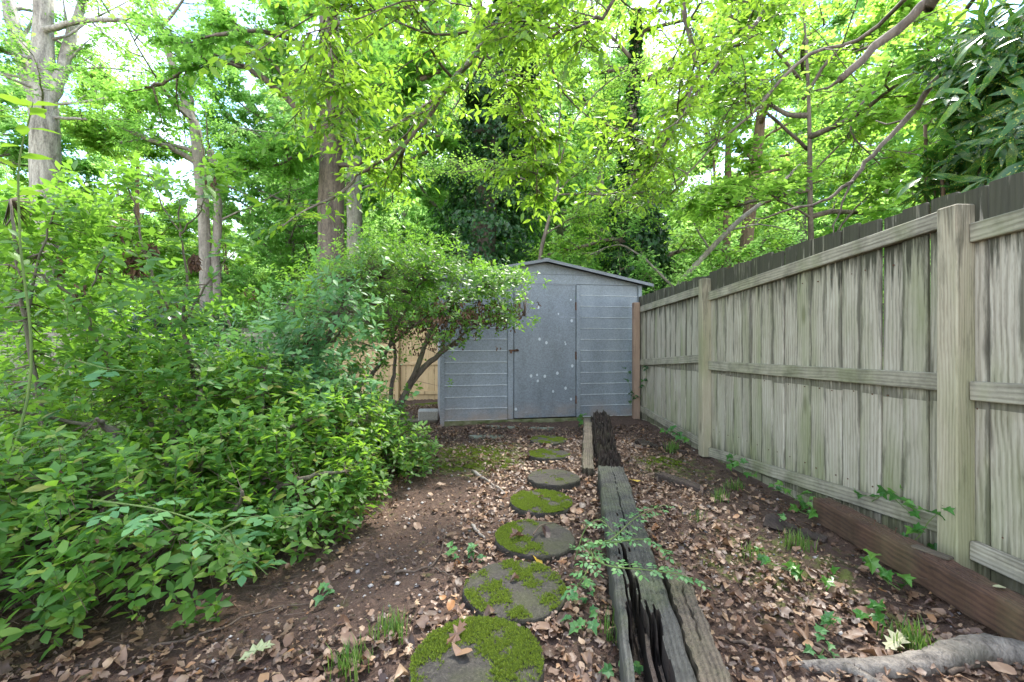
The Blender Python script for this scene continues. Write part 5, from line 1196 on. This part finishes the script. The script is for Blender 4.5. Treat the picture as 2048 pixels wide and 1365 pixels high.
ivy_plant([np.array([1.78, 2.0, .03]), np.array([1.74, 2.05, .06]), np.array([1.72, 2.12, .1])], 'ivy creeping out from under the brown beam', .07)
ivy_plant([np.array([x_, y_, gz(x_, y_) + .03]) for x_, y_ in ((1.42, 2.1), (1.36, 2.2), (1.30, 2.25), (1.5, 2.02))], 'ivy runner on the open litter in front of the beam', .06)
ivy_plant([np.array([1.5, 1.78, .02]), np.array([1.47, 1.8, .05])], 'single broad-leaved ivy sprig near the thick root', .07)
ivy_plant([fpt(6.4, .35, .02), fpt(6.35, .5, .05), fpt(6.3, .62, .06), fpt(6.25, .8, .06)], 'ivy climbing the fence beside the brown end post', .07, 'ivy')
ivy_plant([np.array([1.76, 6.5, .3]), np.array([1.78, 6.5, .42]), np.array([1.74, 6.5, .62]), np.array([1.72, 6.5, .78])], 'ivy climbing the shed edge beside the brown end post', .07, 'ivy')
ivy_plant([np.array([.96, 6.0, .05]), np.array([.93, 6.02, .12]), np.array([1.0, 6.0, .16])], 'small leafy weed at the foot of the shed door', .07, name='weed_seedling')
for (px, py, lab) in ((945, 1118, 'small green seedling left of the dark stepping stone'), (905, 1120, 'bright seedling farther left of the dark stepping stone'), (655, 1190, 'three-leaved ivy seedling at the edge of the azalea'), (1165, 1260, 'pale seedling between the nearest stone and the timber'), (1555, 1055, 'little seedling on the litter near the brown beam'), (1640, 1300, 'yellow-green seedling in front of the root twig'), (1240, 1350, 'seedling at the bottom edge beside the split timber'), (1160, 1205, 'tiny seedling right of the large patchy stone'), (1650, 1255, 'round-leaved seedling beside the black scrap')):
    q = gp(px, py); z_ = gz(*q); ivy_plant([np.array([q[0], q[1], z_ + .01]), np.array([q[0] + .015, q[1], z_ + .04])], lab, .05, 'creeper', 'weed_seedling')
# compound-leaved creeper over the timber
def creeper(name, label, vines, n_pairs, rach, leaf, step, base, mat='creeper'):
    b = np.array([base[0], base[1], gz(*base)]); rt = thing(name, label, 'creeper', b); A = []
    for v in vines:
        S = spline(v, 6); link('stem', make_mesh('stem', [join_tube(S - b, np.linspace(.0035, .0015, len(S)), 5, 0)], [M['green_stem']]), rt)
        L_ = np.linalg.norm(np.diff(S, axis=0), axis=1).sum()
        for i, t_ in enumerate(np.arange(.08, 1, step / L_)):
            p, tg = along(S, t_); s_ = unit(np.cross(tg, [0, 0, 1.])) * (1 if i % 2 else -1)
            A.append((p, unit(tg * .35 + s_ + np.array([0, 0, rng.uniform(0, .35)]))))
    p = np.array([a for a, _ in A]); d = np.array([c for _, c in A])
    data = pinnate(p, d, n_pairs, rach, leaf)
    leaf_parts(rt, leaf8(.3, .15, .12, .42), mat, data, 200, rest='foliage', twigs=[thin_twigs(p, d - np.array([0, 0, .1]), rach, .0014)], stem_mat=M['green_stem'])
g0 = gp(1165, 1090)
creeper('creeping_vine', 'pale green compound-leaved creeper sprawling over the split timber', [
    [near_pt(1150, 1120, .06), near_pt(1170, 1060, .2), near_pt(1200, 1040, .26), near_pt(1235, 1075, .22)], [near_pt(1165, 1090, .06), near_pt(1185, 1110, .2), near_pt(1170, 1150, .2), near_pt(1150, 1180, .12)],
    [near_pt(1170, 1090, .1), near_pt(1220, 1080, .26), near_pt(1260, 1045, .24), near_pt(1290, 1025, .2), near_pt(1330, 1010, .14)], [near_pt(1175, 1100, .1), near_pt(1210, 1130, .28), near_pt(1290, 1140, .26), near_pt(1360, 1150, .2), near_pt(1400, 1170, .1)],
    [near_pt(1180, 1090, .1), near_pt(1230, 1085, .28), near_pt(1290, 1080, .27), near_pt(1340, 1110, .2)]], 2, .048, .028, .055, g0)
creeper('trumpet_vine', 'pale creeper with toothed paired leaflets arching over the front azalea', [
    [P(180, 1000, 1.75), P(260, 1010, 1.65), P(320, 1020, 1.6), P(400, 1045, 1.6), P(470, 1090, 1.62), P(535, 1150, 1.65)], [P(440, 1060, 1.62), P(500, 1035, 1.65), P(560, 1035, 1.7), P(620, 1030, 1.75)],
    [P(320, 1020, 1.6), P(280, 1050, 1.58), P(230, 1090, 1.56)], [P(470, 1090, 1.62), P(455, 1060, 1.58), P(430, 1100, 1.56)]], 3, .11, .05, .10, (-1.5, 2.0))
creeper('trumpet_vine', 'pale creeper with paired leaflets lying over the middle shrubs', [
    [P(640, 620, 3.6), P(560, 640, 3.4), P(470, 660, 3.2), P(400, 690, 3.1)], [P(330, 760, 2.6), P(420, 760, 2.7), P(520, 740, 2.9), P(640, 770, 3.2), P(720, 760, 3.4)], [P(150, 720, 2.3), P(230, 740, 2.3), P(330, 740, 2.4)]], 4, .2, .075, .16, (-2.0, 3.1))
